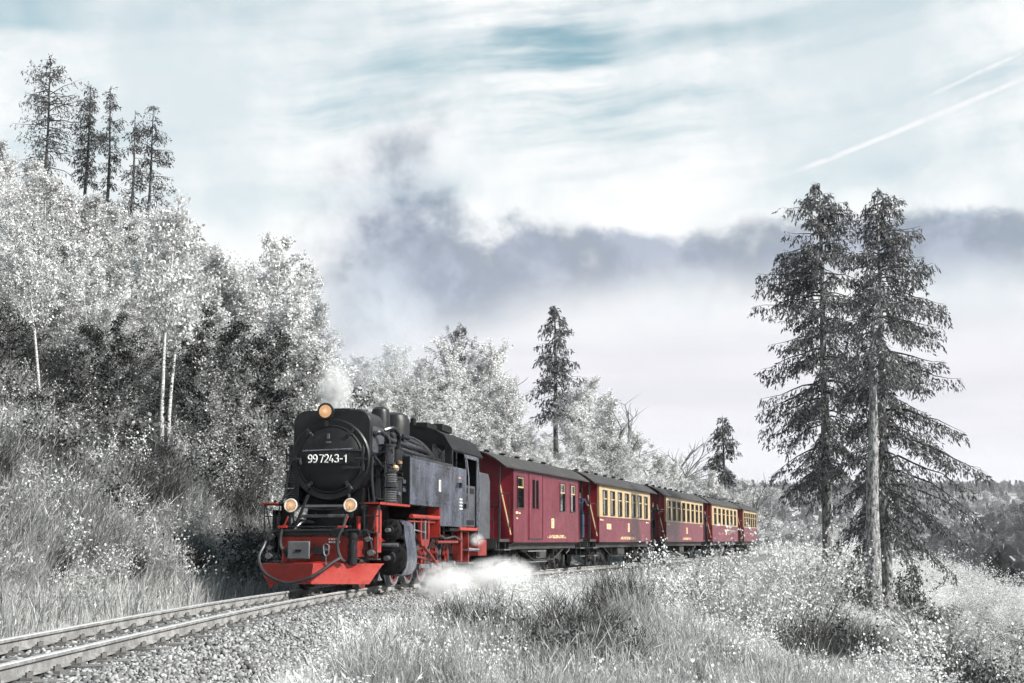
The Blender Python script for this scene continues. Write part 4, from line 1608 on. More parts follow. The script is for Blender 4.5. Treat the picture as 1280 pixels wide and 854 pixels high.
def wagon(name, label, D0, L, wins, baggage=False, crest=(), group='carriages behind the locomotive', wz=(1.90, 2.82), far=False):
    """D0 depth of the body's front end; wins: list of (centre, width)"""
    c0, _, _ = track_frame(D0)
    # find rear end on the curve
    y = D0
    while True:
        c1, _, _ = track_frame(y)
        if (c1 - c0).length >= L:
            break
        y += 0.02
    d = (c1 - c0).normalized()
    root = empty(name, c0, -math.atan2(d.x, d.y))
    tag(root, label, 'railway carriage', group)
    W = root
    zt_in = 3.55
    for sx in (-1, 1):
        holes = [(c - w / 2, c + w / 2, wz[0], wz[1]) for c, w in wins]
        if baggage:
            dh = [(2.12, 2.44, 1.92, 2.78), (2.56, 2.88, 1.92, 2.78)]
            panel_with_holes(L, ZB, ZT, holes + dh, sx, M_WAGONRED, 'side_wall', W)
            b = MB()
            xo = sx * (HW + 0.022)
            # sliding door as raised frame pieces round its two lights
            for (y0, y1, za, zb) in ((1.78, 2.12, 1.02, 2.95), (2.44, 2.56, 1.92, 2.78), (2.88, 3.36, 1.02, 2.95), (2.12, 2.88, 1.02, 1.92), (2.12, 2.88, 2.78, 2.95)):
                b.box(min(sx * (HW + 0.003), xo), max(sx * (HW + 0.003), xo), y0, y1, za, zb)
            dr = b.build('sliding_door', M_WAGONRED, W)
            b = MB()
            for (y0, y1, za, zb) in dh:
                b.box(min(sx * (HW - 0.02), sx * (HW - 0.026)), max(sx * (HW - 0.02), sx * (HW - 0.026)), y0, y1, za, zb)
            b.build('pane', M_GLASS, dr)
            b = MB()
            for (y0, y1, za, zb) in dh:
                for yy in (y0, y1 - 0.03):
                    b.box(min(sx * HW, sx * (HW + 0.03)), max(sx * HW, sx * (HW + 0.03)), yy, yy + 0.03, za - 0.05, zb)
            b.box(min(sx * HW, sx * (HW + 0.035)), max(sx * HW, sx * (HW + 0.035)), 1.74, 3.40, 0.985, 1.015)
            b.box(min(sx * HW, sx * (HW + 0.032)), max(sx * HW, sx * (HW + 0.032)), 3.36, 3.40, 1.02, 2.95)
            b.build('door_frame', M_WINFRAME, dr)
        else:
            panel_with_holes(L, ZS, ZT, holes, sx, M_CREAM, 'upper_side', W)
            panel_with_holes(L, ZB, ZS - 0.004, [], sx, M_WAGONRED, 'lower_side', W)
            b = MB()
            b.box(min(sx * HW, sx * (HW + 0.018)), max(sx * HW, sx * (HW + 0.018)), 0.0, L, ZS - 0.03, ZS + 0.002)
            b.build('waist_strip', M_WAGONRED, W)
        for c, w in wins:
            window(W, sx, c, wz[0], wz[1], w, baggage)
        b = MB()
        for yy in (0.012, L - 0.062):
            b.box(min(sx * (HW + 0.001), sx * (HW + 0.015)), max(sx * (HW + 0.001), sx * (HW + 0.015)), yy, yy + 0.05, ZB, ZT - 0.01)
        b.box(min(sx * (HW + 0.001), sx * (HW + 0.02)), max(sx * (HW + 0.001), sx * (HW + 0.02)), 0.062, L - 0.062, ZB, ZB + 0.035)
        if not baggage:
            pass
        b.build('corner_strip', M_WAGONRED, W)
        # cream markings on the side
        b = MB()
        xm0, xm1 = sorted((sx * (HW + 0.003), sx * (HW + 0.009)))
        for (yc, zc, ww, hh, kind) in crest:
            if kind == 'row':
                n = int(ww / 0.16)
                rg = random.Random(int(yc * 100))
                b.box(xm0, xm1, yc - ww / 2 - 0.22, yc - ww / 2 - 0.17, zc - hh / 2, zc - hh / 2 + 0.05)
                b.box(xm0, xm1, yc + ww / 2 + 0.10, yc + ww / 2 + 0.15, zc - hh / 2, zc - hh / 2 + 0.05)
                for k in range(n):
                    y0 = yc - ww / 2 + k * ww / n
                    yl = ww / n * 0.62
                    b.box(xm0, xm1, y0, y0 + 0.03, zc - hh / 2, zc + hh / 2)
                    zz = rg.choice((zc - hh / 2, zc - 0.015, zc + hh / 2 - 0.03))
                    b.box(xm0, xm1, y0 + 0.03, y0 + yl, zz, zz + 0.03)
                    if rg.random() < 0.6:
                        b.box(xm0, xm1, y0 + yl, y0 + yl + 0.03, zc - hh / 2, zc + hh / 2)
            elif kind == 'crest':
                b.box(xm0, xm1, yc - ww / 2, yc + ww / 2, zc - hh / 2, zc - hh * 0.36)
                b.box(xm0, xm1, yc - ww / 2, yc + ww / 2, zc + hh * 0.36, zc + hh / 2)
                b.box(xm0, xm1, yc - ww / 2, yc - ww * 0.28, zc - hh * 0.36, zc + hh * 0.36)
                b.box(xm0, xm1, yc + ww * 0.28, yc + ww / 2, zc - hh * 0.36, zc + hh * 0.36)
                b.box(xm0, xm1, yc - ww * 0.12, yc + ww * 0.16, zc - hh * 0.28, zc + hh * 0.28)
            else:
                b.box(xm0, xm1, yc - ww / 2, yc - ww * 0.05, zc - hh / 2, zc + hh / 2)
                b.box(xm0, xm1, yc + ww * 0.12, yc + ww / 2, zc - hh / 2, zc + hh * 0.1)
        if crest:
            b.build('side_marking', M_CREAMMARK, W)
    # ends
    for ye, s in ((0.0, -1), (L, 1)):
        b = MB()
        y0, y1 = (ye, ye + 0.05) if s < 0 else (ye - 0.05, ye)
        arc = []
        for k in range(13):
            t = -1 + 2 * k / 12
            arc.append((t * (HW - 0.052), ZT + 0.44 * (1 - abs(t) ** 2.3)))
        # wall either side of the door and above it
        b.box(-HW + 0.052, -0.36, y0, y1, ZB, ZT)
        b.box(0.36, HW - 0.052, y0, y1, ZB, ZT)
        b.prism([(-0.36, 2.86), (0.36, 2.86), (0.36, ZT)] + [p for p in arc[::-1]] + [(-0.36, ZT)], y0, y1, 'Y')
        b.build('end_wall', M_ENDRED, W)
        b = MB()
        b.box(-0.35, 0.35, y0 + 0.01, y1 - 0.01, ZB + 0.1, 2.85)
        edr = b.build('end_door', M_ENDRED, W, bevel=0.005)
        b = MB()
        ya = y0 + 0.004 if s < 0 else y1 - 0.012
        b.box(-0.22, 0.22, ya, ya + 0.008, 2.0, 2.7)
        b.build('door_glass', M_WINFRAME, edr)
        yo = ye + s * 0.03
        b = MB()
        for sx in (-1, 1):
            b.bar((sx * 0.80, yo, 2.62), (sx * (HW - 0.06), yo, 1.12), 0.03, 0.03)
        b.build('end_brace', M_CREAMMARK, W)
        # platform
        pl = empty('platform', (0, ye, 0), 0 if s < 0 else PI, W)
        b = MB()
        b.box(-1.10, 1.10, -1.05, -0.01, 0.92, 1.0)
        b.box(-1.0, 1.0, -1.05, -0.97, 0.74, 0.92)
        b.build('floor', M_UNDER, pl)
        b = MB()
        for x in (-1.08, 1.08):
            b.cyl((x, -0.98, 1.0), (x, -0.98, 3.12), 0.025, n=8)
        b.build('post', M_BLACKSHINY, pl, smooth=True)
        b = MB()
        for x in (-1, 1):
            b.cyl((x * 1.08, -0.98, 1.92), (x * 0.42, -0.98, 1.92), 0.02, n=8)
            b.cyl((x * 1.08, -0.98, 1.5), (x * 0.42, -0.98, 1.5), 0.014, n=6)
            for k in range(5):
                xx = x * (0.42 + 0.155 * k)
                b.cyl((xx, -0.98, 1.0), (xx, -0.98, 1.92), 0.011, n=6)
            b.cyl((x * 1.12, -0.12, 1.25), (x * 1.12, -0.12, 2.3), 0.016, n=6)
            b.tube([(x * 1.08, -0.96, 2.25), (x * 1.09, -0.6, 2.28), (x * 1.11, -0.15, 2.3)], 0.016, n=6)
        b.build('railing', M_BLACKSHINY, pl, smooth=True)
        for x in (-1, 1):
            b = MB()
            for z in (0.40, 0.68):
                b.box(min(x * 0.92, x * 1.2), max(x * 0.92, x * 1.2), -0.92, -0.22, z, z + 0.035)
            st = b.build('step', M_STEEL, pl)
            b = MB()
            for yy in (-0.9, -0.24):
                b.bar((x * 1.02, yy, 0.92), (x * 1.04, yy, 0.40), 0.03)
            b.build('step_hanger', M_UNDER, st)
        b = MB()
        b.cyl((0, -1.05, 0.78), (0, -1.42, 0.78), 0.07, n=10)
        b.box(-0.2, 0.2, -1.46, -1.42, 0.64, 0.92)
        b.tube([(0.35, -1.05, 0.8), (0.36, -1.25, 0.6), (0.3, -1.45, 0.5)], 0.03, n=6)
        b.build('coupler', M_UNDER, pl, bevel=0.01)
    # floor and inside
    b = MB()
    b.box(-HW + 0.06, HW - 0.06, 0.06, L - 0.06, 0.86, 0.94)
    b.build('floor', M_UNDER, W)
    if not baggage:
        seat = MB()
        seat.box(-1.1, -0.25, -0.22, 0.22, 1.30, 1.40)
        seat.box(-1.1, -0.25, 0.18, 0.24, 1.40, 2.05)
        seat.box(-1.1, -0.25, -0.05, 0.05, 0.94, 1.30)
        sm = seat.mesh('seat', M_INSIDE)
        k = 0.9
        while k < L - 0.8:
            for s in (0, 1):
                o = bpy.data.objects.new('seat', sm)
                o.location = (0, k, 0)
                if s:
                    o.rotation_euler = (0, 0, PI)
                link(o, W)
            k += 1.45
    # roof
    b = MB()
    arc = []
    for k in range(19):
        t = -1 + 2 * k / 18
        arc.append((t * (HW + 0.10), ZT - 0.015 + 0.50 * (1 - abs(t) ** 2.3)))
    inner = [(x * 0.985, z - 0.035) for x, z in arc][::-1]
    b.prism(arc + inner, -1.18, L + 1.18, 'Y')
    roof = b.build('roof', M_ROOF, W, smooth=True)
    for k in range(int(L / 1.7)):
        v = MB()
        yy = 0.7 + k * 1.7
        v.cyl((0.20, yy, 3.50), (0.20, yy, 3.57), 0.05, n=10)
        v.cyl((0.20, yy - 0.01, 3.57), (0.20, yy, 3.61), 0.10, 0.07, n=12)
        v.build('roof_vent', M_ROOF, roof, smooth=True)
    b = MB()
    for sx in (-1, 1):
        x0, x1 = sorted((sx * (HW + 0.06), sx * (HW + 0.115)))
        b.box(x0, x1, -1.16, L + 1.16, ZT - 0.05, ZT - 0.005)
    b.build('rain_strip', M_ROOF, roof)
    # underframe
    b = MB()
    for sx in (-1, 1):
        b.box(min(sx * 0.98, sx * 1.06), max(sx * 0.98, sx * 1.06), 0.05, L - 0.05, 0.70, 0.858)
    for k in range(6):
        yy = 0.3 + k * (L - 0.7) / 5
        b.box(-0.98, 0.98, yy, yy + 0.1, 0.70, 0.85)
    b.build('underframe', M_UNDER, W)
    for sx in (-1, 1):
        b = MB()
        b.tube([(sx * 1.02, 1.6, 0.70), (sx * 1.02, 3.0, 0.36), (sx * 1.02, L - 3.0, 0.36), (sx * 1.02, L - 1.6, 0.70)], 0.022, n=6)
        b.bar((sx * 1.02, 3.0, 0.36), (sx * 1.02, 3.0, 0.72), 0.04)
        b.bar((sx * 1.02, L - 3.0, 0.36), (sx * 1.02, L - 3.0, 0.72), 0.04)
        b.build('truss_rod', M_UNDER, W)
        b = MB()
        b.box(min(sx * 0.55, sx * 0.98), max(sx * 0.55, sx * 0.98), L * 0.5 - 0.8, L * 0.5 + 0.5, 0.40, 0.69)
        b.build('battery_box', M_UNDER, W, bevel=0.01)
        if baggage:
            b = MB()
            b.box(min(sx * 0.95, sx * 1.2), max(sx * 0.95, sx * 1.2), 1.7, 3.9, 0.62, 0.66)
            b.box(min(sx * 0.97, sx * 1.22), max(sx * 0.97, sx * 1.22), 1.9, 3.9, 0.30, 0.335)
            b.build('foot_board', M_PLATEGREY, W)
    for yc in (1.55, L - 1.55):
        bg = empty('bogie', (0, yc, 0), 0, W)
        b = MB()
        for sx in (-1, 1):
            b.prism([(-1.0, 0.30), (-0.85, 0.52), (-0.3, 0.56), (0.3, 0.56), (0.85, 0.52), (1.0, 0.30), (0.6, 0.26), (0.3, 0.36), (-0.3, 0.36), (-0.6, 0.26)], sx * 0.66, sx * 0.74, 'X')
            for yy in (-0.7, 0.7):
                b.box(min(sx * 0.74, sx * 0.86), max(sx * 0.74, sx * 0.86), yy - 0.1, yy + 0.1, 0.24, 0.46)
            for yy in (-0.22, 0.0, 0.22):
                b.cyl((sx * 0.80, yy, 0.36), (sx * 0.80, yy, 0.60), 0.06, n=8)
        b.box(-0.7, 0.7, -0.15, 0.15, 0.45, 0.68)
        b.build('bogie_frame', M_UNDER, bg)
        for yy in (-0.7, 0.7):
            for sx in (-1, 1):
                o = bpy.data.objects.new('wheel', wagon_wheel())
                o.location = (sx * 0.53, yy, 0.34)
                if sx < 0:
                    o.rotation_euler = (0, 0, PI)
                link(o, bg)
    return root


_ww = []


def wagon_wheel():
    if not _ww:
        b = MB()
        r = 0.34
        b.lathe([(0.0, 0.04), (0.08, 0.05), (r - 0.08, 0.01), (r - 0.06, 0.06), (r, 0.06), (r, -0.02), (r + 0.022, -0.03), (r + 0.022, -0.055), (r - 0.06, -0.055), (0.0, -0.04)], (0, 0, 0), 'X', n=26)
        _ww.append(b.mesh('wheel', M_UNDER, True))
    return _ww[0]


def even(L, n, w, m):
    p = (L - 2 * m - w) / (n - 1)
    return [(m + w / 2 + k * p, w) for k in range(n)]


w1 = wagon('railway_carriage', 'all red baggage carriage with sliding door, coupled right behind the locomotive', 41.2, 8.55,
           [(0.82, 0.74), (6.10, 0.70), (7.60, 0.70)], baggage=True,
           crest=[(4.75, 1.50, 0.34, 0.30, 'crest'), (5.35, 1.08, 2.1, 0.10, 'row'), (0.55, 1.76, 0.5, 0.06, 'dash'), (0.45, 1.60, 0.16, 0.05, 'dash')])
w2 = wagon('railway_carriage', 'cream and red carriage with seven windows behind the baggage carriage', 52.5, 10.5, even(10.5, 7, 0.76, 0.72),
           crest=[(1.75, 1.48, 0.75, 0.20, 'crest'), (5.6, 1.47, 0.34, 0.34, 'crest'), (5.5, 1.05, 2.9, 0.11, 'row'), (0.5, 1.72, 0.6, 0.05, 'dash'), (9.7, 1.72, 0.6, 0.05, 'dash')])
w3 = wagon('railway_carriage', 'cream and red carriage with eight windows, third behind the locomotive', 66.4, 12.0, even(12.0, 8, 0.80, 0.5),
           crest=[(6.2, 1.45, 0.3, 0.3, 'crest'), (6.2, 1.05, 2.4, 0.1, 'row'), (0.7, 1.72, 0.6, 0.05, 'dash'), (11.2, 1.72, 0.6, 0.05, 'dash')])
w4 = wagon('railway_carriage', 'cream and red carriage with six windows, last but one of the train', 81.2, 12.0, even(12.0, 6, 0.95, 0.9),
           crest=[(6.1, 1.45, 0.4, 0.3, 'crest')])
w5 = wagon('railway_carriage', 'small looking cream and red carriage at the very end of the train', 95.8, 8.2, even(8.2, 6, 0.80, 0.45))
# ---------------------------------------------------------------- people
M_SKIN = mat('skin', lambda N: principled(N, c4(0.58, 0.33, 0.23), 0.55))
M_NAVY = mat('navy_cloth', lambda N: principled(N, c4(0.018, 0.024, 0.045), 0.85, 0, 0.2))
M_DENIM = mat('denim_cloth', lambda N: principled(N, c4(0.035, 0.06, 0.12), 0.85, 0, 0.2))
M_DARKCLOTH = mat('dark_cloth', lambda N: principled(N, c4(0.014, 0.014, 0.018), 0.85, 0, 0.2))
M_HAIR = mat('brown_hair', lambda N: principled(N, c4(0.10, 0.06, 0.035), 0.6))


def person(label, loc, rz, jacket, legs, arms, hair=M_HAIR, cap=None, lean=0.0):
    """arms: {side: (elbow, wrist, finger direction)} in body space, facing -Y"""
    V, E, RD = [], [], []

    def vtx(p, r):
        V.append(p); RD.append(r)
        return len(V) - 1

    def chain(start, pts):
        i = start
        for p, r in pts:
            j = vtx(p, r)
            E.append((i, j))
            i = j
        return i
    pel = vtx((0, 0, 0.95), 0.150)
    ly = -lean
    waist = chain(pel, [((0, ly * 0.2, 1.10), 0.135), ((0, ly * 0.5, 1.27), 0.150)])
    chest = chain(waist, [((0, ly * 0.8, 1.40), 0.140)])
    neck = chain(chest, [((0, ly, 1.50), 0.060)])
    chin = chain(neck, [((0, ly * 1.1 - 0.015, 1.565), 0.062)])
    head = chain(chin, [((0, ly * 1.12 - 0.005, 1.64), 0.088), ((0, ly * 1.14 + 0.008, 1.72), 0.075)])
    chain(chin + 1, [((0, ly * 1.12 - 0.115, 1.635), 0.012)])          # nose
    for s in (-1, 1):
        chain(chin + 1, [((s * 0.092, ly * 1.12 + 0.01, 1.64), 0.016)])  # ears
        chain(pel, [((s * 0.095, 0, 0.86), 0.105), ((s * 0.11, -0.01, 0.50), 0.068), ((s * 0.115, 0.02, 0.12), 0.048), ((s * 0.12, 0.0, 0.055), 0.05), ((s * 0.13, -0.16, 0.04), 0.038)])
        el, wr, fd = arms[s]
        sh = chain(chest, [((s * 0.175, ly * 0.85, 1.41), 0.075)])
        w = chain(sh, [(el, 0.050), (wr, 0.034)])
        fd = Vector(fd).normalized()
        wv = Vector(wr)
        palm = chain(w, [(tuple(wv + fd * 0.07), 0.034)])
        side = fd.cross(Vector((0, 0, 1)))
        side = side.normalized() if side.length > 0.1 else Vector((1, 0, 0))
        curl = fd.cross(side)
        for k, (o, ln) in enumerate(((-0.030, 0.060), (-0.010, 0.075), (0.010, 0.080), (0.030, 0.066))):
            base = wv + fd * 0.095 + side * o
            chain(palm, [(tuple(base), 0.010), (tuple(base + fd * ln * 0.5 + curl * 0.012), 0.009), (tuple(base + fd * ln + curl * 0.035), 0.008)])
        tb = wv + fd * 0.035 + side * 0.036
        chain(w, [(tuple(tb), 0.012), (tuple(tb + side * 0.025 + fd * 0.04), 0.010)])
    me = bpy.data.meshes.new('person_body')
    me.from_pydata([tuple(v) for v in V], E, [])
    tmp = bpy.data.objects.new('person_tmp', me)
    COL.objects.link(tmp)
    md = tmp.modifiers.new('skin', 'SKIN')
    md.use_smooth_shade = True
    sv = me.skin_vertices[0].data
    for i, r in enumerate(RD):
        sv[i].radius = (r, r)
    sv[0].use_root = True
    sb = tmp.modifiers.new('sub', 'SUBSURF')
    sb.levels = sb.render_levels = 1
    dg = bpy.context.evaluated_depsgraph_get()
    body = bpy.data.meshes.new_from_object(tmp.evaluated_get(dg))
    bpy.data.objects.remove(tmp)
    body.materials.clear()
    for m in (M_SKIN, jacket, legs, M_DARKCLOTH):
        body.materials.append(m)
    wrists = [Vector(arms[s][1]) for s in (-1, 1)]
    for p in body.polygons:
        c = p.center
        hand = any((c - w).length < 0.055 or (c - w - Vector(arms[s][2]).normalized() * 0.1).length < 0.10 for w, s in zip(wrists, (-1, 1)))
        if c.z > 1.50 and abs(c.x) < 0.14 or hand:
            p.material_index = 0
        elif c.z > 0.90 or abs(c.x) > 0.24:
            p.material_index = 1
        elif c.z > 0.085:
            p.material_index = 2
        else:
            p.material_index = 3
        p.use_smooth = True
    o = bpy.data.objects.new('person', body)
    o.location = loc
    o.rotation_euler = (0, 0, rz)
    link(o)
    tag(o, label, 'person', 'people on the train')
    b = MB()
    hc = (0, ly * 1.13 + 0.018, 1.675)
    b.lathe([(0.095, -0.03), (0.103, 0.02), (0.095, 0.06), (0.06, 0.095), (0.0, 0.108)], hc, 'Z', n=14)
    b.build('hair', hair, o, smooth=True)
    for s in (-1, 1):
        b = MB()
        b.lathe([(0.0, -0.008), (0.010, -0.005), (0.012, 0.0), (0.0, 0.01)], (s * 0.034, ly * 1.12 - 0.083, 1.655), 'Y', n=8)
        b.build('eye', M_DARKCLOTH, o, smooth=True)
    if cap:
        b = MB()
        b.lathe([(0.108, 0.03), (0.110, 0.07), (0.125, 0.10), (0.10, 0.125), (0.0, 0.13)], hc, 'Z', n=16)
        b.prism([(-0.08, -0.10), (0.08, -0.10), (0.06, -0.17), (-0.06, -0.17)], hc[2] + 0.03, hc[2] + 0.045, 'Z')
        b.build('cap', cap, o, smooth=True)
    return o


def on_wagon(w, x, y, z=1.0):
    a = w.rotation_euler.z
    M = Matrix.Translation(w.location) @ Matrix.Rotation(a, 4, 'Z')
    return M @ Vector((x, y, z)), a


HANG = {-1: ((-0.26, 0.04, 1.13), (-0.25, -0.10, 0.90), (0, -0.2, -1)), 1: ((0.26, 0.04, 1.13), (0.25, -0.10, 0.90), (0, -0.2, -1))}
p, a = on_wagon(w2, 0.62, -0.62)
person('guard in dark blue uniform and cap standing between the baggage carriage and the seven-window carriage', p, a + R(15), M_NAVY, M_DENIM,
       {-1: HANG[-1], 1: ((0.30, -0.10, 1.16), (0.30, -0.32, 1.22), (0.2, -1, 0.1))}, cap=M_DARKCLOTH)
p, a = on_wagon(w3, 0.66, -0.70)
person('passenger in dark coat leaning out with one arm stretched to the eight-window carriage', p, a + R(40), M_DARKCLOTH, M_DARKCLOTH,
       {-1: HANG[-1], 1: ((0.38, 0.06, 1.30), (0.58, 0.08, 1.38), (1, 0.1, 0.1))}, lean=0.06)
p, a = on_wagon(w4, 0.72, -0.62)
person('passenger in dark clothes looking out beside the six-window carriage last but one', p, a + R(30), M_DARKCLOTH, M_NAVY,
       {-1: HANG[-1], 1: HANG[1]}, lean=0.04)
p, a = on_wagon(loco, 0.86, 7.35, 1.24)
person('driver in dark clothes with his face at the open cab window', p, a + R(25), M_DARKCLOTH, M_DARKCLOTH,
       {-1: HANG[-1], 1: ((0.24, -0.02, 1.16), (0.20, -0.22, 1.22), (0.1, -1, 0.0))}, lean=0.05)
# ---------------------------------------------------------------- vegetation: prototypes
M_LEAF_PALE = leafmat('pale_birch_leaf', (0.24, 0.24, 0.24), (0.98, 0.98, 0.97), 0.40)
M_LEAF_MID = leafmat('grey_leaf', (0.10, 0.10, 0.10), (0.78, 0.78, 0.77), 0.35)
M_LEAF_WHITE = leafmat('white_leaf', (0.45, 0.45, 0.45), (0.95, 0.95, 0.94), 0.35)
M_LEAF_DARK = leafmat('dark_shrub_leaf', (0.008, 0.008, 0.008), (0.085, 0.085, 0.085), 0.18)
M_NEEDLE = leafmat('spruce_needles', (0.022, 0.022, 0.023), (0.19, 0.19, 0.195), 0.20, gloss=0.04)
M_NEEDLE_FAR = leafmat('larch_twigs', (0.018, 0.018, 0.018), (0.095, 0.095, 0.095), 0.2)
M_GRASS = leafmat('pale_grass', (0.50, 0.50, 0.49), (0.97, 0.97, 0.95), 0.42)
M_GRASS2 = leafmat('grey_grass', (0.05, 0.05, 0.05), (0.74, 0.74, 0.73), 0.35)
M_BROOM = leafmat('broom_stems', (0.03, 0.03, 0.03), (0.46, 0.46, 0.455), 0.25)
M_BROOMDARK = leafmat('dark_broom_stems', (0.007, 0.007, 0.007), (0.085, 0.085, 0.084), 0.12)
M_BARK_BIRCH = barkmat('birch_bark', (0.62, 0.62, 0.61), (0.30, 0.30, 0.30), 9, 2.5)
M_BARK_GREY = barkmat('grey_bark', (0.10, 0.10, 0.10), (0.24, 0.24, 0.235), 8, 0.4)
M_BARK_SPRUCE = barkmat('spruce_bark', (0.07, 0.07, 0.07), (0.34, 0.34, 0.335), 11, 0.35)
M_BARK_DARK = barkmat('dark_bark', (0.035, 0.035, 0.035), (0.10, 0.10, 0.10), 8, 0.4)


def rhombi(cen, along, across, ln, wd):
    """leaf shapes: cen (N,3) base points, unit along/across (N,3)"""
    a = along * ln[:, None]
    c = across * (wd * 0.5)[:, None]
    V = np.stack([cen, cen + a * 0.45 + c, cen + a, cen + a * 0.45 - c], 1).reshape(-1, 3)
    Q = np.arange(len(cen) * 4).reshape(-1, 4)
    return V, Q


def unit(v):
    return v / np.maximum(np.linalg.norm(v, axis=1, keepdims=True), 1e-6)


def tubes_np(lines, radii, n=5):
    V, Q, b = [], [], 0
    ang = np.arange(n) * 2 * PI / n
    for pts, rs in zip(lines, radii):
        pts = np.asarray(pts, float)
        rs = np.asarray(rs, float)
        d = np.gradient(pts, axis=0)
        d = unit(d)
        ref = np.where(np.abs(d[:, 2:3]) > 0.9, np.array([[1.0, 0, 0]]), np.array([[0, 0, 1.0]]))
        s = unit(np.cross(d, ref))
        t = np.cross(d, s)
        ring = pts[:, None] + (s[:, None] * np.cos(ang)[None, :, None] + t[:, None] * np.sin(ang)[None, :, None]) * rs[:, None, None]
        m = len(pts)
        V.append(ring.reshape(-1, 3))
        i = np.arange(m - 1)[:, None] * n + np.arange(n)[None]
        j = np.arange(m - 1)[:, None] * n + (np.arange(n)[None] + 1) % n
        Q.append((np.stack([i, j, j + n, i + n], -1).reshape(-1, 4)) + b)
        b += m * n
    return np.concatenate(V), np.concatenate(Q)


def leaves_at(P_, rng, size, jitter, aspect=0.62, droop=0.3):
    n = len(P_)
    cen = P_ + rng.normal(0, jitter, (n, 3))
    al = rng.normal(0, 1, (n, 3))
    al[:, 2] -= droop
    al = unit(al)
    ac = unit(np.cross(al, rng.normal(0, 1, (n, 3))))
    ln = rng.uniform(0.65, 1.25, n) * size
    return rhombi(cen, al, ac, ln, ln * aspect)


def poly(p0, d0, L, seg, rng, wander=0.25, up=0.0):
    pts = [np.array(p0, float)]
    d = np.array(d0, float)
    d /= np.linalg.norm(d)
    for k in range(seg):
        d = d + rng.normal(0, wander, 3) * 0.5
        d[2] += up
        d /= np.linalg.norm(d)
        pts.append(pts[-1] + d * L / seg)
    return np.array(pts)


def make_birch(seed, H=7.0, nb=34, leaves=9000, spread=1.0, lsize=0.10, leaf=None, bark=None, base=0.18, r0=0.065):
    rng = np.random.default_rng(seed)
    trunk = [np.zeros(3)]
    d = np.array([rng.normal(0, .04), rng.normal(0, .04), 1.0])
    for k in range(10):
        d = d + np.array([rng.normal(0, .05), rng.normal(0, .05), 0.05])
        d /= np.linalg.norm(d)
        trunk.append(trunk[-1] + d * H / 10)
    trunk = np.array(trunk)
    lines, rads = [trunk], [np.linspace(r0, 0.008, 11)]
    tips = []
    wts = []
    for k in range(nb):
        t = base + (0.97 - base) * (k + rng.random()) / nb
        i = t * 10
        p = trunk[int(i)] * (1 - i % 1) + trunk[min(int(i) + 1, 10)] * (i % 1)
        az = k * 2.4 + rng.normal(0, .5)
        el = rng.uniform(0.55, 1.1)
        L = ((1 - t) * 2.3 + 0.65) * rng.uniform(0.7, 1.2) * spread
        dd = np.array([math.cos(az) * math.cos(el), math.sin(az) * math.cos(el), math.sin(el)])
        br = poly(p, dd, L, 5, rng, 0.22, 0.05)
        lines.append(br)
        rads.append(np.linspace(0.022 * (1.2 - t) + 0.006, 0.004, 6))
        tips.append(br[2:]); wts.append(1.0)
        for q in range(5):
            s0 = br[rng.integers(1, 6)]
            az2 = az + rng.normal(0, 1.0)
            dd2 = np.array([math.cos(az2) * .6, math.sin(az2) * .6, rng.uniform(0.2, 1.0)])
            tw = poly(s0, dd2, L * rng.uniform(0.25, 0.5), 4, rng, 0.3, -0.06)
            lines.append(tw)
            rads.append(np.linspace(0.007, 0.003, 5))
            tips.append(tw[1:]); wts.append(1.0)
    pts = []
    per = leaves // len(tips)
    for tp in tips:
        m = max(int(per * rng.choice((0.05, 0.5, 1.2, 2.2))), 1)
        k = rng.random(m) * (len(tp) - 1)
        i = k.astype(int)
        f = (k - i)[:, None]
        pts.append(tp[i] * (1 - f) + tp[np.minimum(i + 1, len(tp) - 1)] * f)
    pts = np.concatenate(pts)
    tv, tq = tubes_np(lines, rads, 4)
    lv, lq = leaves_at(pts, rng, lsize, 0.085)
    tm = mesh_np('trunk', tv, [tq], bark or M_BARK_BIRCH, smooth=True)
    cm = mesh_np('crown', lv, [lq], leaf or M_LEAF_PALE)
    return tm, cm, H


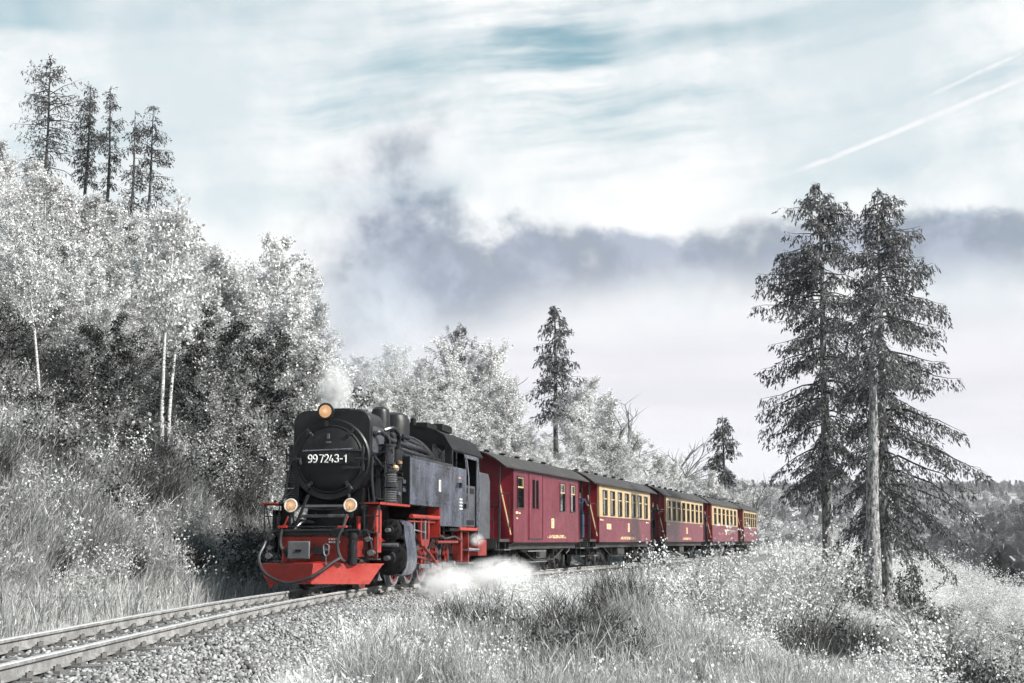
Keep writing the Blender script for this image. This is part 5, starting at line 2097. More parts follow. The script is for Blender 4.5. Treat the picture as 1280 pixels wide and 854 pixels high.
def make_spruce(seed, H, crown0, rmax, prof, nwh, twigs, cards, csize, droop=0.35, bark=None, needle=None, r0=0.3, sparse=0.0, stubs=0, lopside=(0, 0), lean=0.0, tw_len=0.32, ragged=0.0):
    """prof: list of (t, relative radius) over the crown from its base (0) to the top (1)"""
    rng = np.random.default_rng(seed)
    zz = np.linspace(0, H, 14)
    trunk = np.stack([lean * (zz / H) ** 1.3 * H + 0.02 * np.sin(zz), 0.02 * np.cos(zz * 0.7), zz], 1)
    trunk[:, 0] -= trunk[0, 0]
    trunk[:, 1] -= trunk[0, 1]
    rr = r0 * (1 - zz / H) ** 0.8 + 0.012
    rr[0] *= 1.35
    lines, rads = [trunk], [rr]
    pt = np.array([p[0] for p in prof]); pr = np.array([p[1] for p in prof])
    P_, AL, LN = [], [], []

    def at(z):
        return np.array([np.interp(z, zz, trunk[:, 0]), np.interp(z, zz, trunk[:, 1]), z])
    for w in range(nwh):
        t = (w + rng.random() * 0.7) / nwh
        z = crown0 + (H - crown0) * t
        rad = rmax * np.interp(t, pt, pr)
        for b in range(rng.integers(4, 7)):
            if rng.random() < sparse:
                continue
            az = rng.uniform(0, 2 * PI)
            L = rad * rng.uniform(0.50 - ragged * 0.35, 1.15 + ragged * 0.35) * (1 + lopside[0] * math.cos(az - lopside[1]))
            if L < 0.12:
                continue
            s = np.linspace(0, 1, 7)
            up = (0.30 + 0.5 * t) * L * (0.55 + ragged * rng.normal(0, 0.9))
            dr = droop * L * (1.1 - 0.7 * t)
            hz = s * L
            vz = up * s * 0.8 - dr * s ** 1.7 * 1.6 + 0.16 * L * s ** 4
            bend = rng.normal(0, 0.12 + ragged * 0.3) * L * s ** 2
            br = at(min(z + rng.uniform(-0.6, 0.6) * (H - crown0) / nwh, H - 0.05))[None] + np.stack([math.cos(az) * hz - math.sin(az) * bend, math.sin(az) * hz + math.cos(az) * bend, vz + rng.normal(0, 0.015 * L, 7)], 1)
            lines.append(br)
            rads.append(np.linspace(0.012 + 0.012 * L, 0.004, 7))
            nt = max(int(twigs * (L / rmax) * rng.uniform(0.7, 1.3)), 4)
            for q in range(nt):
                sq = 0.18 + 0.82 * (q + rng.random()) / nt
                i = sq * 6
                p = br[min(int(i), 5)] * (1 - (i - int(i))) + br[min(int(i) + 1, 6)] * (i - int(i))
                sd = 1 if q % 2 else -1
                tl = tw_len * (0.5 + 0.9 * (1 - abs(sq - 0.55))) * (0.55 + 0.45 * L / rmax) * rng.uniform(0.6, 1.3)
                dd = np.array([math.cos(az) * 0.45 - sd * math.sin(az) * 0.6, math.sin(az) * 0.45 + sd * math.cos(az) * 0.6, -0.30 - droop * rng.uniform(0.3, 5.0)])
                dd /= np.linalg.norm(dd)
                m = cards
                k = rng.random(m)
                P_.append(p[None] + dd[None] * (k * tl)[:, None] + rng.normal(0, 0.02, (m, 3)))
                al = dd[None] + rng.normal(0, 0.42, (m, 3))
                al[:, 2] -= 0.25 * droop
                AL.append(al)
                LN.append(csize * rng.uniform(0.6, 1.3, m))
    for k in range(stubs):
        z = rng.uniform(0.12 * H, crown0 + 0.35 * (H - crown0))
        az = rng.uniform(0, 2 * PI)
        L = rng.uniform(0.3, 0.75) * rmax * 0.6
        lines.append(at(z)[None] + np.stack([math.cos(az) * np.linspace(0, L, 5), math.sin(az) * np.linspace(0, L, 5), -0.25 * L * np.linspace(0, 1, 5) ** 1.5], 1))
        rads.append(np.linspace(0.022, 0.004, 5))
    P_ = np.concatenate(P_); AL = unit(np.concatenate(AL)); LN = np.concatenate(LN)
    AC = unit(np.cross(AL, rng.normal(0, 1, AL.shape)))
    lv, lq = rhombi(P_, AL, AC, LN, LN * 0.30)
    tv, tq = tubes_np(lines[:1], rads[:1], 12)
    bv, bq = tubes_np(lines[1:], rads[1:], 4)
    tm = mesh_np('trunk', tv, [tq], bark or M_BARK_SPRUCE, smooth=True)
    bm_ = mesh_np('branches', bv, [bq], M_BARK_DARK, smooth=True)
    cm = mesh_np('crown', lv, [lq], needle or M_NEEDLE)
    return tm, bm_, cm


def make_bare(seed, H=6.0, r0=0.07, levels=4, spread=0.55, leaves=0):
    rng = np.random.default_rng(seed)
    lines, rads, ends = [], [], []

    def grow(p, d, L, r, lv):
        br = poly(p, d, L, 5, rng, 0.16, 0.03)
        lines.append(br); rads.append(np.linspace(r, r * 0.55 if lv else r * 0.3, 6))
        if lv == 0:
            ends.append(br[2:])
            return
        for k in range(rng.integers(3, 6)):
            i = rng.integers(2, 6)
            dd = (br[i] - br[i - 1]); dd = dd / np.linalg.norm(dd)
            dd = dd + rng.normal(0, spread, 3)
            dd[2] = abs(dd[2]) * 0.8 + 0.25
            grow(br[i], dd, L * rng.uniform(0.45, 0.72), r * 0.5, lv - 1)
    grow(np.zeros(3), np.array([0.03, 0.0, 1.0]), H * 0.55, r0, levels - 1)
    tv, tq = tubes_np(lines, rads, 4)
    tm = mesh_np('trunk', tv, [tq], M_BARK_GREY, smooth=True)
    cm = None
    if leaves:
        e = np.concatenate(ends)
        pts = e[rng.integers(0, len(e), leaves)]
        lv_, lq = leaves_at(pts, rng, 0.09, 0.10)
        cm = mesh_np('crown', lv_, [lq], M_LEAF_PALE)
    return tm, cm


def make_grass(seed, n=24, h=0.5, spread=0.16, w=0.010, mat_=None, lean=0.35, heads=False):
    rng = np.random.default_rng(seed)
    az = rng.uniform(0, 2 * PI, n)
    r = spread * np.sqrt(rng.random(n))
    b = np.stack([np.cos(az) * r, np.sin(az) * r, np.full(n, -0.03)], 1)
    az2 = az + rng.normal(0, .8, n)
    out = np.stack([np.cos(az2), np.sin(az2), np.zeros(n)], 1)
    L = h * rng.uniform(0.5, 1.15, n)
    ln = lean * rng.uniform(0.2, 1.5, n)
    mid = b + out * (L * ln * 0.3)[:, None] + np.array([0, 0, 1.0]) * (L * 0.55)[:, None]
    tip = b + out * (L * ln)[:, None] + np.array([0, 0, 1.0]) * (L * (1 - 0.25 * ln))[:, None]
    sd = np.stack([-np.sin(az2), np.cos(az2), np.zeros(n)], 1) * w * 0.5
    V = np.stack([b - sd, b + sd, mid + sd * 0.85, mid - sd * 0.85, tip], 1).reshape(-1, 3)
    k = np.arange(n)[:, None] * 5
    Q = k + np.array([[0, 1, 2, 3]])
    T = k + np.array([[3, 2, 4]])
    fl = [Q, T]
    if heads:
        m = n // 3
        idx = rng.integers(0, n, m)
        base_v = len(V)
        al = unit(tip[idx] - mid[idx])
        ac = unit(np.cross(al, rng.normal(0, 1, (m, 3))))
        hv, hq = rhombi(tip[idx] - al * 0.05, al, ac, np.full(m, 0.11), np.full(m, 0.018))
        V = np.concatenate([V, hv])
        fl.append(hq + base_v)
    return mesh_np('grass_clump', V, fl, mat_ or M_GRASS)


def make_broom(seed, n=150, h=1.4, spread=0.45, mat_=None, w=0.012, side=3):
    rng = np.random.default_rng(seed)
    V, Q, T = [], [], []
    az = rng.uniform(0, 2 * PI, n)
    r = spread * np.sqrt(rng.random(n))
    base = np.stack([np.cos(az) * r * 0.5, np.sin(az) * r * 0.5, np.full(n, -0.05)], 1)
    L = h * rng.uniform(0.55, 1.1, n) * (1.05 - 0.4 * r / spread)
    out = np.stack([np.cos(az), np.sin(az), np.zeros(n)], 1) * (0.5 * r / spread)[:, None] + rng.normal(0, .10, (n, 3))
    d = unit(out + np.array([0, 0, 1.0]))
    tip = base + d * L[:, None]
    cen, al, ln = [base], [d], [L]
    for k in range(side):
        s = rng.uniform(0.35, 0.95, n)
        cen.append(base + d * (L * s)[:, None])
        al.append(unit(d + rng.normal(0, .38, (n, 3))))
        ln.append(L * rng.uniform(0.15, 0.34, n))
    cen, al, ln = np.concatenate(cen), np.concatenate(al), np.concatenate(ln)
    ac = unit(np.cross(al, rng.normal(0, 1, al.shape)))
    V, Q = rhombi(cen, al, ac, ln, np.full(len(cen), w))
    return mesh_np('broom_stems', V, [Q], mat_ or M_BROOM)


def make_bush(seed, n=900, R_=0.6, h=0.9, leaf=0.075, mat_=None, stems=14):
    rng = np.random.default_rng(seed)
    lines, rads, pts = [], [], []
    for k in range(stems):
        az = rng.uniform(0, 2 * PI)
        el = rng.uniform(0.5, 1.45)
        L = (h * math.sin(el) + R_ * math.cos(el)) * rng.uniform(0.7, 1.15)
        br = poly((rng.normal(0, .06), rng.normal(0, .06), -0.05), (math.cos(az) * math.cos(el), math.sin(az) * math.cos(el), math.sin(el)), L, 6, rng, 0.25, -0.02)
        lines.append(br); rads.append(np.linspace(0.012, 0.004, 7))
        for q in range(4):
            s0 = br[rng.integers(2, 7)]
            tw = poly(s0, rng.normal(0, 1, 3) + np.array([0, 0, 0.4]), L * 0.3, 3, rng, 0.3)
            lines.append(tw); rads.append(np.linspace(0.005, 0.002, 4))
            pts.append(tw)
        pts.append(br[2:])
    allp = np.concatenate(pts)
    P_ = allp[rng.integers(0, len(allp), n)]
    lv, lq = leaves_at(P_, rng, leaf, 0.07, 0.68)
    lv[:, 2] = np.maximum(lv[:, 2], -0.02)
    tv, tq = tubes_np(lines, rads, 4)
    return mesh_np('stems', tv, [tq], M_BARK_GREY), mesh_np('leaves', lv, [lq], mat_ or M_LEAF_WHITE)


# ---------------------------------------------------------------- scatter of uncountable ground cover
def scatter(name, label, cat, pts, rot, scl, idx, protos):
    me = bpy.data.meshes.new(name)
    me.vertices.add(len(pts))
    me.vertices.foreach_set('co', np.ascontiguousarray(pts, dtype=np.float32).ravel())
    a = me.attributes.new('rot', 'FLOAT_VECTOR', 'POINT')
    a.data.foreach_set('vector', np.ascontiguousarray(rot, dtype=np.float32).ravel())
    a = me.attributes.new('scl', 'FLOAT', 'POINT')
    a.data.foreach_set('value', np.ascontiguousarray(scl, dtype=np.float32))
    a = me.attributes.new('idx', 'INT', 'POINT')
    a.data.foreach_set('value', np.ascontiguousarray(idx, dtype=np.int32))
    for pm in protos:
        for m in pm.materials:
            if m.name not in [x.name for x in me.materials]:
                me.materials.append(m)
    o = bpy.data.objects.new(name, me)
    link(o)
    tag(o, label, cat, kind='stuff')
    g = bpy.data.node_groups.new(name + '_scatter', 'GeometryNodeTree')
    g.interface.new_socket('Geometry', in_out='INPUT', socket_type='NodeSocketGeometry')
    g.interface.new_socket('Geometry', in_out='OUTPUT', socket_type='NodeSocketGeometry')
    n = g.nodes
    gi, go = n.new('NodeGroupInput'), n.new('NodeGroupOutput')
    iop = n.new('GeometryNodeInstanceOnPoints')
    join = n.new('GeometryNodeJoinGeometry')
    for pm in protos:
        po = bpy.data.objects.new(name + '_proto', pm)
        oi = n.new('GeometryNodeObjectInfo')
        oi.inputs['Object'].default_value = po
        oi.inputs['As Instance'].default_value = True
        g.links.new(oi.outputs['Geometry'], join.inputs[0])

    def attr(nm, dt):
        nd = n.new('GeometryNodeInputNamedAttribute')
        nd.data_type = dt
        nd.inputs['Name'].default_value = nm
        return nd.outputs['Attribute']
    iop.inputs['Pick Instance'].default_value = True
    g.links.new(gi.outputs[0], iop.inputs['Points'])
    g.links.new(join.outputs[0], iop.inputs['Instance'])
    g.links.new(attr('idx', 'INT'), iop.inputs['Instance Index'])
    g.links.new(attr('rot', 'FLOAT_VECTOR'), iop.inputs['Rotation'])
    g.links.new(attr('scl', 'FLOAT'), iop.inputs['Scale'])
    g.links.new(iop.outputs[0], go.inputs[0])
    md = o.modifiers.new('scatter', 'NODES')
    md.node_group = g
    return o


def in_view(x, y, margin=0.06):
    return (np.abs(x) < (0.3627 + margin) * y + 1.5)


def cover(n, ylo, yhi, ulo, uhi, seed, ypow=1.5):
    """random points beside the line, denser towards the camera"""
    rng = np.random.default_rng(seed)
    y = ylo + (yhi - ylo) * rng.random(n) ** ypow
    u = rng.uniform(ulo, uhi, n)
    a = np.arctan(slope(y))
    x = Xc(y) + u * np.cos(a)
    yy = y - u * np.sin(a)
    k = in_view(x, yy) & (yy > 6.5)
    x, yy, u = x[k], yy[k], side_u(x[k], yy[k])
    return x, yy, u, rng


def place_pts(x, y, rng, smin, smax, nproto, tilt=0.12, sink=0.02):
    z = ground(x, y) - sink
    n = len(x)
    rot = np.stack([rng.normal(0, tilt, n), rng.normal(0, tilt, n), rng.uniform(0, 2 * PI, n)], 1)
    return np.stack([x, y, z], 1), rot, rng.uniform(smin, smax, n), rng.integers(0, nproto, n)


pale_grass = [make_grass(20 + k, 26, 0.42, 0.17, 0.009, M_GRASS, 0.5, heads=(k % 2 == 0)) for k in range(4)]
grey_grass = [make_grass(40 + k, 26, 0.65, 0.18, 0.010, M_GRASS2, 0.45, heads=(k % 2 == 0)) for k in range(4)]
brooms = [make_broom(60 + k, 260, 1.3, 0.5, w=0.009) for k in range(4)]
pale_brooms = [make_broom(70 + k, 220, 1.2, 0.45, mat_=M_GRASS2, w=0.009) for k in range(3)]
weeds = [make_bush(80 + k, 420, 0.30, 0.45, 0.038, M_LEAF_WHITE, 8) for k in range(3)]
weeds_d = [make_bush(90 + k, 520, 0.40, 0.55, 0.045, M_LEAF_MID, 8) for k in range(3)]

# valley side: pale grass, thick near the camera
x, y, u, rng = cover(18000, 7, 64, 1.9, 24, 100, 1.6)
k = (u > 2.5) | (rng.random(len(u)) < 0.35 * (u - 1.9) / 0.6)
x, y, u = x[k], y[k], u[k]
p_, r_, s_, i_ = place_pts(x, y, rng, 0.55, 1.15, 4)
d_ = vnoise(x, y, 3.0, 21)
s_ = s_ * (1 + 0.45 * d_)
scatter('meadow_grass', 'pale dry grass covering the slope in the foreground', 'grass', p_, r_, s_, i_, pale_grass)
x, y, u, rng = cover(3000, 12, 66, 2.6, 18, 101, 1.1)
k = (vnoise(x, y, 3.2, 22) > -0.05) & (y > 12)
p_, r_, s_, i_ = place_pts(x[k], y[k], rng, 0.6, 1.25, 3)
scatter('low_weeds', 'small white-leaved weeds mixed through the foreground grass', 'weeds', p_, r_, s_, i_, [w[1] for w in weeds])
x, y, u, rng = cover(2600, 9, 66, 3.0, 18, 102, 1.4)
k = vnoise(x, y, 4.5, 23) > 0.10
p_, r_, s_, i_ = place_pts(x[k], y[k], rng, 0.35, 0.75, 3)
scatter('grey_undergrowth', 'wispy grey stems standing in the foreground grass', 'undergrowth', p_, r_, s_, i_, pale_brooms)
# hill side: grey grass at the foot, broom thicket and weeds above
x, y, u, rng = cover(10000, 9, 62, -16, -2.05, 103, 1.3)
k = rng.random(len(u)) < np.where(u > -4.5, 1.0, 0.45)
p_, r_, s_, i_ = place_pts(x[k], y[k], rng, 0.6, 1.25, 4, 0.15)
scatter('bank_grass', 'long grey grass along the foot of the left bank', 'grass', p_, r_, s_, i_, grey_grass)
x, y, u, rng = cover(3000, 9, 64, -3.6, -1.85, 104, 1.2)
p_, r_, s_, i_ = place_pts(x, y, rng, 0.5, 0.9, 4, 0.15)
s_ = s_ * np.clip((-u - 1.55) / 0.9, 0.4, 1.0)
scatter('verge_grass', 'bleached grass fringe beside the far rail', 'grass', p_, r_, s_, i_, pale_grass)
x, y, u, rng = cover(3400, 10, 75, -22, -3.3, 105, 1.0)
k = vnoise(x, y, 4.0, 24) > -0.35
p_, r_, s_, i_ = place_pts(x[k], y[k], rng, 0.6, 1.2, 4, 0.15)
scatter('broom_thicket', 'dark wispy broom thicket over the left bank', 'thicket', p_, r_, s_, i_, brooms)
x, y, u, rng = cover(2600, 10, 75, -22, -3.0, 106, 1.0)
p_, r_, s_, i_ = place_pts(x, y, rng, 0.6, 1.2, 3, 0.15)
scatter('pale_thicket', 'pale wispy stems between the broom on the left bank', 'thicket', p_, r_, s_, i_, pale_brooms)
x, y, u, rng = cover(2600, 10, 75, -22, -2.6, 107, 1.0)
k = vnoise(x, y, 3.2, 25) > -0.25
p_, r_, s_, i_ = place_pts(x[k], y[k], rng, 0.7, 1.5, 3, 0.15, -0.15)
scatter('bank_brambles', 'grey-leaved brambles tangled over the left bank', 'brambles', p_, r_, s_, i_, [w[1] for w in weeds_d])
x, y, u, rng = cover(900, 10, 60, -14, -2.6, 108, 1.0)
k = vnoise(x, y, 2.6, 26) > 0.2
p_, r_, s_, i_ = place_pts(x[k], y[k], rng, 0.7, 1.5, 3, 0.15, -0.35)
scatter('white_brambles', 'white-leaved bramble sprays on the left bank', 'brambles', p_, r_, s_, i_, [w[1] for w in weeds])


# ---------------------------------------------------------------- single trees and bushes
def put(name, meshes, loc, rz, scale, label, cat, group=None, rx=0.0):
    """meshes: list of (part name, mesh)"""
    o = empty(name, loc, rz)
    o.scale = (scale, scale, scale) if not isinstance(scale, tuple) else scale
    o.rotation_euler = (rx, 0, rz)
    for nm, me in meshes:
        if me is not None:
            link(bpy.data.objects.new(nm, me), o)
    tag(o, label, cat, group)
    return o


def at_px(px, D):
    """ground point below pixel column px at depth D"""
    x = (px - 640) / FPX * D / math.cos(PITCH) * 1.0
    x = P(px, 600, D).x
    return Vector((x, D, gz(x, D)))


def top_z(py, D):
    return P(640, py, D).z


birches = [make_birch(200 + k, 7.0, 32, 5600 + 500 * k, 0.70 + 0.10 * k, 0.115, base=0.22, r0=0.075) for k in range(4)]
birches.append(make_birch(210, 7.0, 30, 7000, 1.05, 0.12, leaf=M_LEAF_WHITE))
darktrees = [make_birch(220 + k, 5.0, 30, 8000, 1.2, 0.10, leaf=M_LEAF_DARK, bark=M_BARK_GREY, base=0.06) for k in range(2)]
greytrees = [make_birch(230 + k, 6.0, 32, 8000, 1.0, 0.10, leaf=M_LEAF_MID, bark=M_BARK_GREY, base=0.12) for k in range(2)]


def sky_left(px):
    return np.interp(px, [-40, 0, 50, 100, 150, 200, 250, 290, 330, 360, 390, 405], [165, 178, 195, 222, 258, 252, 284, 312, 290, 318, 360, 385])


rng = np.random.default_rng(77)
NAMED = {}
n_b = 0


def birch_at(px, D, topy, kind, label, group, name='birch_tree', rz=None, wide=1.0):
    g = at_px(px, D)
    h = max(top_z(topy, D) - g.z, 2.5)
    tm, cm, H = kind
    s = h / H
    w = min(max(s, 0.65), 1.25) * wide
    g.z -= 0.15
    return put(name, [('trunk', tm), ('crown', cm)], g, rng.uniform(0, 6.28) if rz is None else rz, (w, w, s), label, 'tree', group)


LG = 'pale birches of the grove on the left hillside'
def grove_place(px):
    for lim, t in ((20, 'at the left edge of the picture'), (80, 'under the broad larch'), (140, 'under the middle larches'), (190, 'under the right-hand larches'),
                   (250, 'right of the larches'), (320, 'halfway from the larches to the engine'), (2000, 'nearest above the engine')):
        if px < lim:
            return t


for k in range(34):           # skyline row
    px = -30 + k * 13.2 + rng.uniform(-5, 5)
    D = rng.uniform(56, 70)
    birch_at(px, D, sky_left(px) + rng.uniform(0, 45), birches[rng.integers(0, 5)], 'pale birch on the skyline of the left hill, ' + grove_place(px), LG)
for k in range(30):           # middle row
    px = -30 + k * 14.5 + rng.uniform(-7, 7)
    D = rng.uniform(46, 56)
    birch_at(px, D, sky_left(px) + rng.uniform(60, 150), birches[rng.integers(0, 5)], 'pale birch below the skyline of the left hill, ' + grove_place(px), LG)
for k in range(14):           # front row, lower
    px = -20 + k * 31 + rng.uniform(-9, 9)
    D = rng.uniform(39, 46)
    birch_at(px, D, min(sky_left(px) + rng.uniform(150, 230), 440), greytrees[rng.integers(0, 2)], 'young grey tree low in the left grove, ' + grove_place(px),
             'young trees below the left grove', name='young_tree')
slim = [make_birch(240 + k, 7.0, 22, 3600, 0.8, 0.11, base=0.52, r0=0.085) for k in range(2)]
birch_at(47, 34, 262, slim[0], 'slender birch with a bare white trunk near the left edge of the picture', None, wide=0.8)
birch_at(200, 37, 258, slim[1], 'tall birch with a pale double trunk in the middle of the left grove', None, wide=0.9)
birch_at(208, 37.5, 266, slim[0], 'birch standing close against the tall double-trunked birch', None, wide=0.9)
birch_at(385, 47, 378, birches[4], 'bright white birch at the right end of the left grove, above the engine', None, wide=1.1)
birch_at(318, 52, 292, birches[3], 'pointed birch rising highest just left of the engine smoke', None)
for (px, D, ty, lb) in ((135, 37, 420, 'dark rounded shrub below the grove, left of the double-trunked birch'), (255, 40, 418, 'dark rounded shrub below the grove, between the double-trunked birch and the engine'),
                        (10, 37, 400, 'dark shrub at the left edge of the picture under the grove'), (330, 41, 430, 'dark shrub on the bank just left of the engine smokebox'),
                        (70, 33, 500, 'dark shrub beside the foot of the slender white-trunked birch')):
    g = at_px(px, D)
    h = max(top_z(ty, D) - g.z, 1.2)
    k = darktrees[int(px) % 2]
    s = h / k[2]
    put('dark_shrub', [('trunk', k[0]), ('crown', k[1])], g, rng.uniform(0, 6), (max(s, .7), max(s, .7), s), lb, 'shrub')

# larches on the skyline
LR = 'bare larches on top of the left hill'
for (px, D, ty, by, wd, lb, sd, sp) in ((39, 74, 74, 235, 2.0, 'broad dark larch at the top left corner of the hill', 31, 0.15),
                                        (90, 75, 106, 235, 0.75, 'leaning dark larch, second from the left on the hilltop', 32, 0.3),
                                        (122, 74, 108, 290, 0.68, 'straight thin larch, middle one of five on the hilltop', 33, 0.35),
                                        (152, 72, 138, 320, 0.6, 'ragged larch with a bent top, fourth of five on the hilltop', 34, 0.45),
                                        (172, 73, 132, 310, 1.05, 'ragged larch at the right end of the hilltop row', 35, 0.40)):
    g = at_px(px, D)
    H = top_z(ty, D) - g.z
    vis = (by - ty) / FPX * D
    tm, bm_, cm = make_spruce(sd, H, H - vis, wd, [(0, 0.6), (0.35, 0.95), (0.7, 0.9), (1, 0.25)], 26, 13, 5, 0.17, droop=0.30, bark=M_BARK_DARK, needle=M_NEEDLE_FAR, r0=0.13, sparse=sp, tw_len=0.36, ragged=0.45, lean=0.012 * ((sd % 3) - 1))
    put('larch_tree', [('trunk', tm), ('branches', bm_), ('crown', cm)], g, 0.0, 1.0, lb, 'tree', LR)

# trees beyond the train
def sky_mid(px):
    return np.interp(px, [400, 430, 470, 500, 560, 600, 640, 660, 690, 720, 745, 770, 800, 825, 850, 880, 910, 945],
                     [445, 432, 418, 432, 426, 430, 445, 500, 552, 490, 462, 510, 545, 562, 552, 572, 588, 592])


def behind_line(px, D):
    for k in range(30):
        if side_u(P(px, 600, D).x, D) < -4.6:
            return D
        D += 1.5 if D < 112 else -0.5
    return min(D, 112.0)


def wood_place(px):
    for lim, t in ((480, 'above the smokebox'), (600, 'above the cab and tank'), (690, 'left of the lone spruce'), (760, 'right of the lone spruce'),
                   (830, 'behind the seven-window carriage'), (885, 'behind the eight-window carriage'), (2000, 'behind the end of the train')):
        if px < lim:
            return t


MG = 'pale trees of the wood behind the train'
for k in range(46):
    px = 395 + k * 12.0 + rng.uniform(-5, 5)
    D = behind_line(px, rng.uniform(84, 118) if px > 640 else rng.uniform(70, 100))
    birch_at(px, D, sky_mid(px) + rng.uniform(0, 38), birches[(4, 4, 3, 2, 1, 0)[rng.integers(0, 6)]], 'pale birch at the top of the wood ' + wood_place(px), MG, wide=1.15)
for k in range(44):
    px = 395 + k * 12.0 + rng.uniform(-5, 5)
    D = float(np.interp(px, [395, 620, 800, 930], [52, 66, 88, 112])) + rng.uniform(0, 10)
    D = behind_line(px, D)
    birch_at(px, D, sky_mid(px) + rng.uniform(45, 105), (birches + [birches[4], birches[4], greytrees[0]])[rng.integers(0, 8)], 'pale leafy tree low at the edge of the wood ' + wood_place(px), MG, wide=1.25)
g = at_px(574, 88)
k = darktrees[0]
put('dark_tree', [('trunk', k[0]), ('crown', k[1])], g + Vector((0, 0, top_z(425, 88) - g.z - 4.6)), 1.0, (0.75, 0.75, 1.0), 'dark evergreen crown standing out of the pale wood above the cab', 'tree')
bare = [make_bare(300 + k, 6.0, 0.10, 4, 0.5) for k in range(3)]
for i, (px, D, ty, s, lb) in enumerate(((640, 92, 420, 1.0, 'leafless crooked tree left of the tall lone spruce'), (655, 90, 470, 1.0, 'broken bare trunk between the crooked tree and the lone spruce'),
                                        (788, 96, 488, 1.7, 'leafless forked tree behind the seven-window carriage'), (848, 103, 512, 1.7, 'leafless tree behind the eight-window carriage'),
                                        (933, 112, 522, 1.4, 'leafless tree above the end of the train'))):
    g = at_px(px, D)
    h = max(top_z(ty, D) - g.z, 3)
    put('bare_tree', [('trunk', bare[i % 3][0])], g, i * 1.3, (h / 7.0 * s, h / 7.0 * s, h / 7.0), lb, 'tree', 'leafless trees beyond the train')
# lone spruce and smaller conifers
for (px, D, ty, cb, rm, lb, sd, nw, needle) in ((695, 96, 381, 520, 1.85, 'tall lone dark spruce rising above the wood behind the train', 41, 22, None),
                                                (905, 118, 519, 600, 1.55, 'small pine above the end of the train', 42, 14, M_NEEDLE_FAR),
                                                (823, 101, 568, 640, 0.8, 'little dark fir behind the eight-window carriage roof', 43, 14, None)):
    g = at_px(px, D)
    H = top_z(ty, D) - g.z
    c0 = top_z(cb, D) - g.z
    tm, bm_, cm = make_spruce(sd, H, max(c0, 0.3), rm, [(0, 0.75), (0.2, 1.0), (0.6, 0.75), (0.85, 0.42), (1, 0.10)], nw, 16, 5, 0.30, droop=0.38, bark=M_BARK_DARK, needle=needle, r0=0.20, sparse=0.12, tw_len=0.5)
    put('conifer_tree', [('trunk', tm), ('branches', bm_), ('crown', cm)], g, 0.0, 1.0, lb, 'tree')

# ---- the big spruces on the right
def big(px, py, D, ty, cb, rm, lb, seed, r0, lop, lean, prof, nwh, twigs, stubs):
    b0 = P(px, py, D)
    H = top_z(ty, D) - b0.z
    c0 = top_z(cb, D) - b0.z
    tm, bm_, cm = make_spruce(seed, H, c0, rm, prof, nwh, int(twigs * 1.25), 9, 0.20, droop=0.50, ragged=0.13, r0=r0, sparse=0.14, stubs=stubs, lopside=lop, lean=lean, tw_len=0.50)
    b0.z -= 0.25
    put('spruce_tree', [('trunk', tm), ('branches', bm_), ('crown', cm)], b0, 0.0, 1.0, lb, 'tree', 'tall spruces to the right of the train')


big(1036, 722, 66, 222, 600, 2.75, 'tall spruce standing nearest the train end, left one of the big group', 51, 0.29, (0.12, PI), 0.008,
    [(0, 0.55), (0.10, 0.80), (0.30, 1.0), (0.55, 0.98), (0.75, 0.82), (0.88, 0.62), (0.96, 0.38), (1, 0.14)], 44, 24, 30)
big(1092, 776, 55, 345, 450, 1.8, 'thick-trunked spruce in front, middle one of the big group on the right', 52, 0.34, (0.2, 0.5), 0.036,
    [(0, 0.5), (0.3, 0.9), (0.6, 0.85), (0.85, 0.55), (1, 0.15)], 8, 16, 60)
big(1110, 770, 61, 227, 655, 3.1, 'tall spruce with long drooping boughs on its right, rightmost of the big group', 53, 0.25, (0.32, 0.0), 0.012,
    [(0, 0.90), (0.12, 1.0), (0.35, 0.92), (0.6, 0.76), (0.82, 0.55), (0.94, 0.32), (1, 0.10)], 44, 26, 24)

# ---- bushes on the valley side
lb_big = make_bush(400, 2600, 1.0, 1.9, 0.075, M_LEAF_WHITE, 26)
lb_mid = make_bush(401, 2600, 0.9, 1.2, 0.055, M_LEAF_WHITE, 20)
lb_grey = make_bush(402, 2600, 0.9, 1.3, 0.055, M_LEAF_MID, 22)
lb_dark = make_bush(403, 2200, 0.85, 1.1, 0.075, M_LEAF_DARK, 22)
broom_big = [make_broom(410 + k, 900, 1.7, 0.9, mat_=M_BROOMDARK, w=0.009, side=6) for k in range(2)]
broom_pale = [make_broom(420 + k, 560, 1.5, 0.8, mat_=M_GRASS2, w=0.008, side=5) for k in range(2)]


def bush(px, D, topy, kind, lb, name='leafy_bush', wide=1.0, hmin=0.5, group=None, z=None):
    g = at_px(px, D)
    h = max(top_z(topy, D) - g.z, hmin)
    parts, H = kind
    s = h / H
    w = min(max(s, 0.6), 1.6) * wide
    put(name, parts, g - Vector((0, 0, 0.05)), rng.uniform(0, 6.28), (w, w, s), lb, 'bush', group)


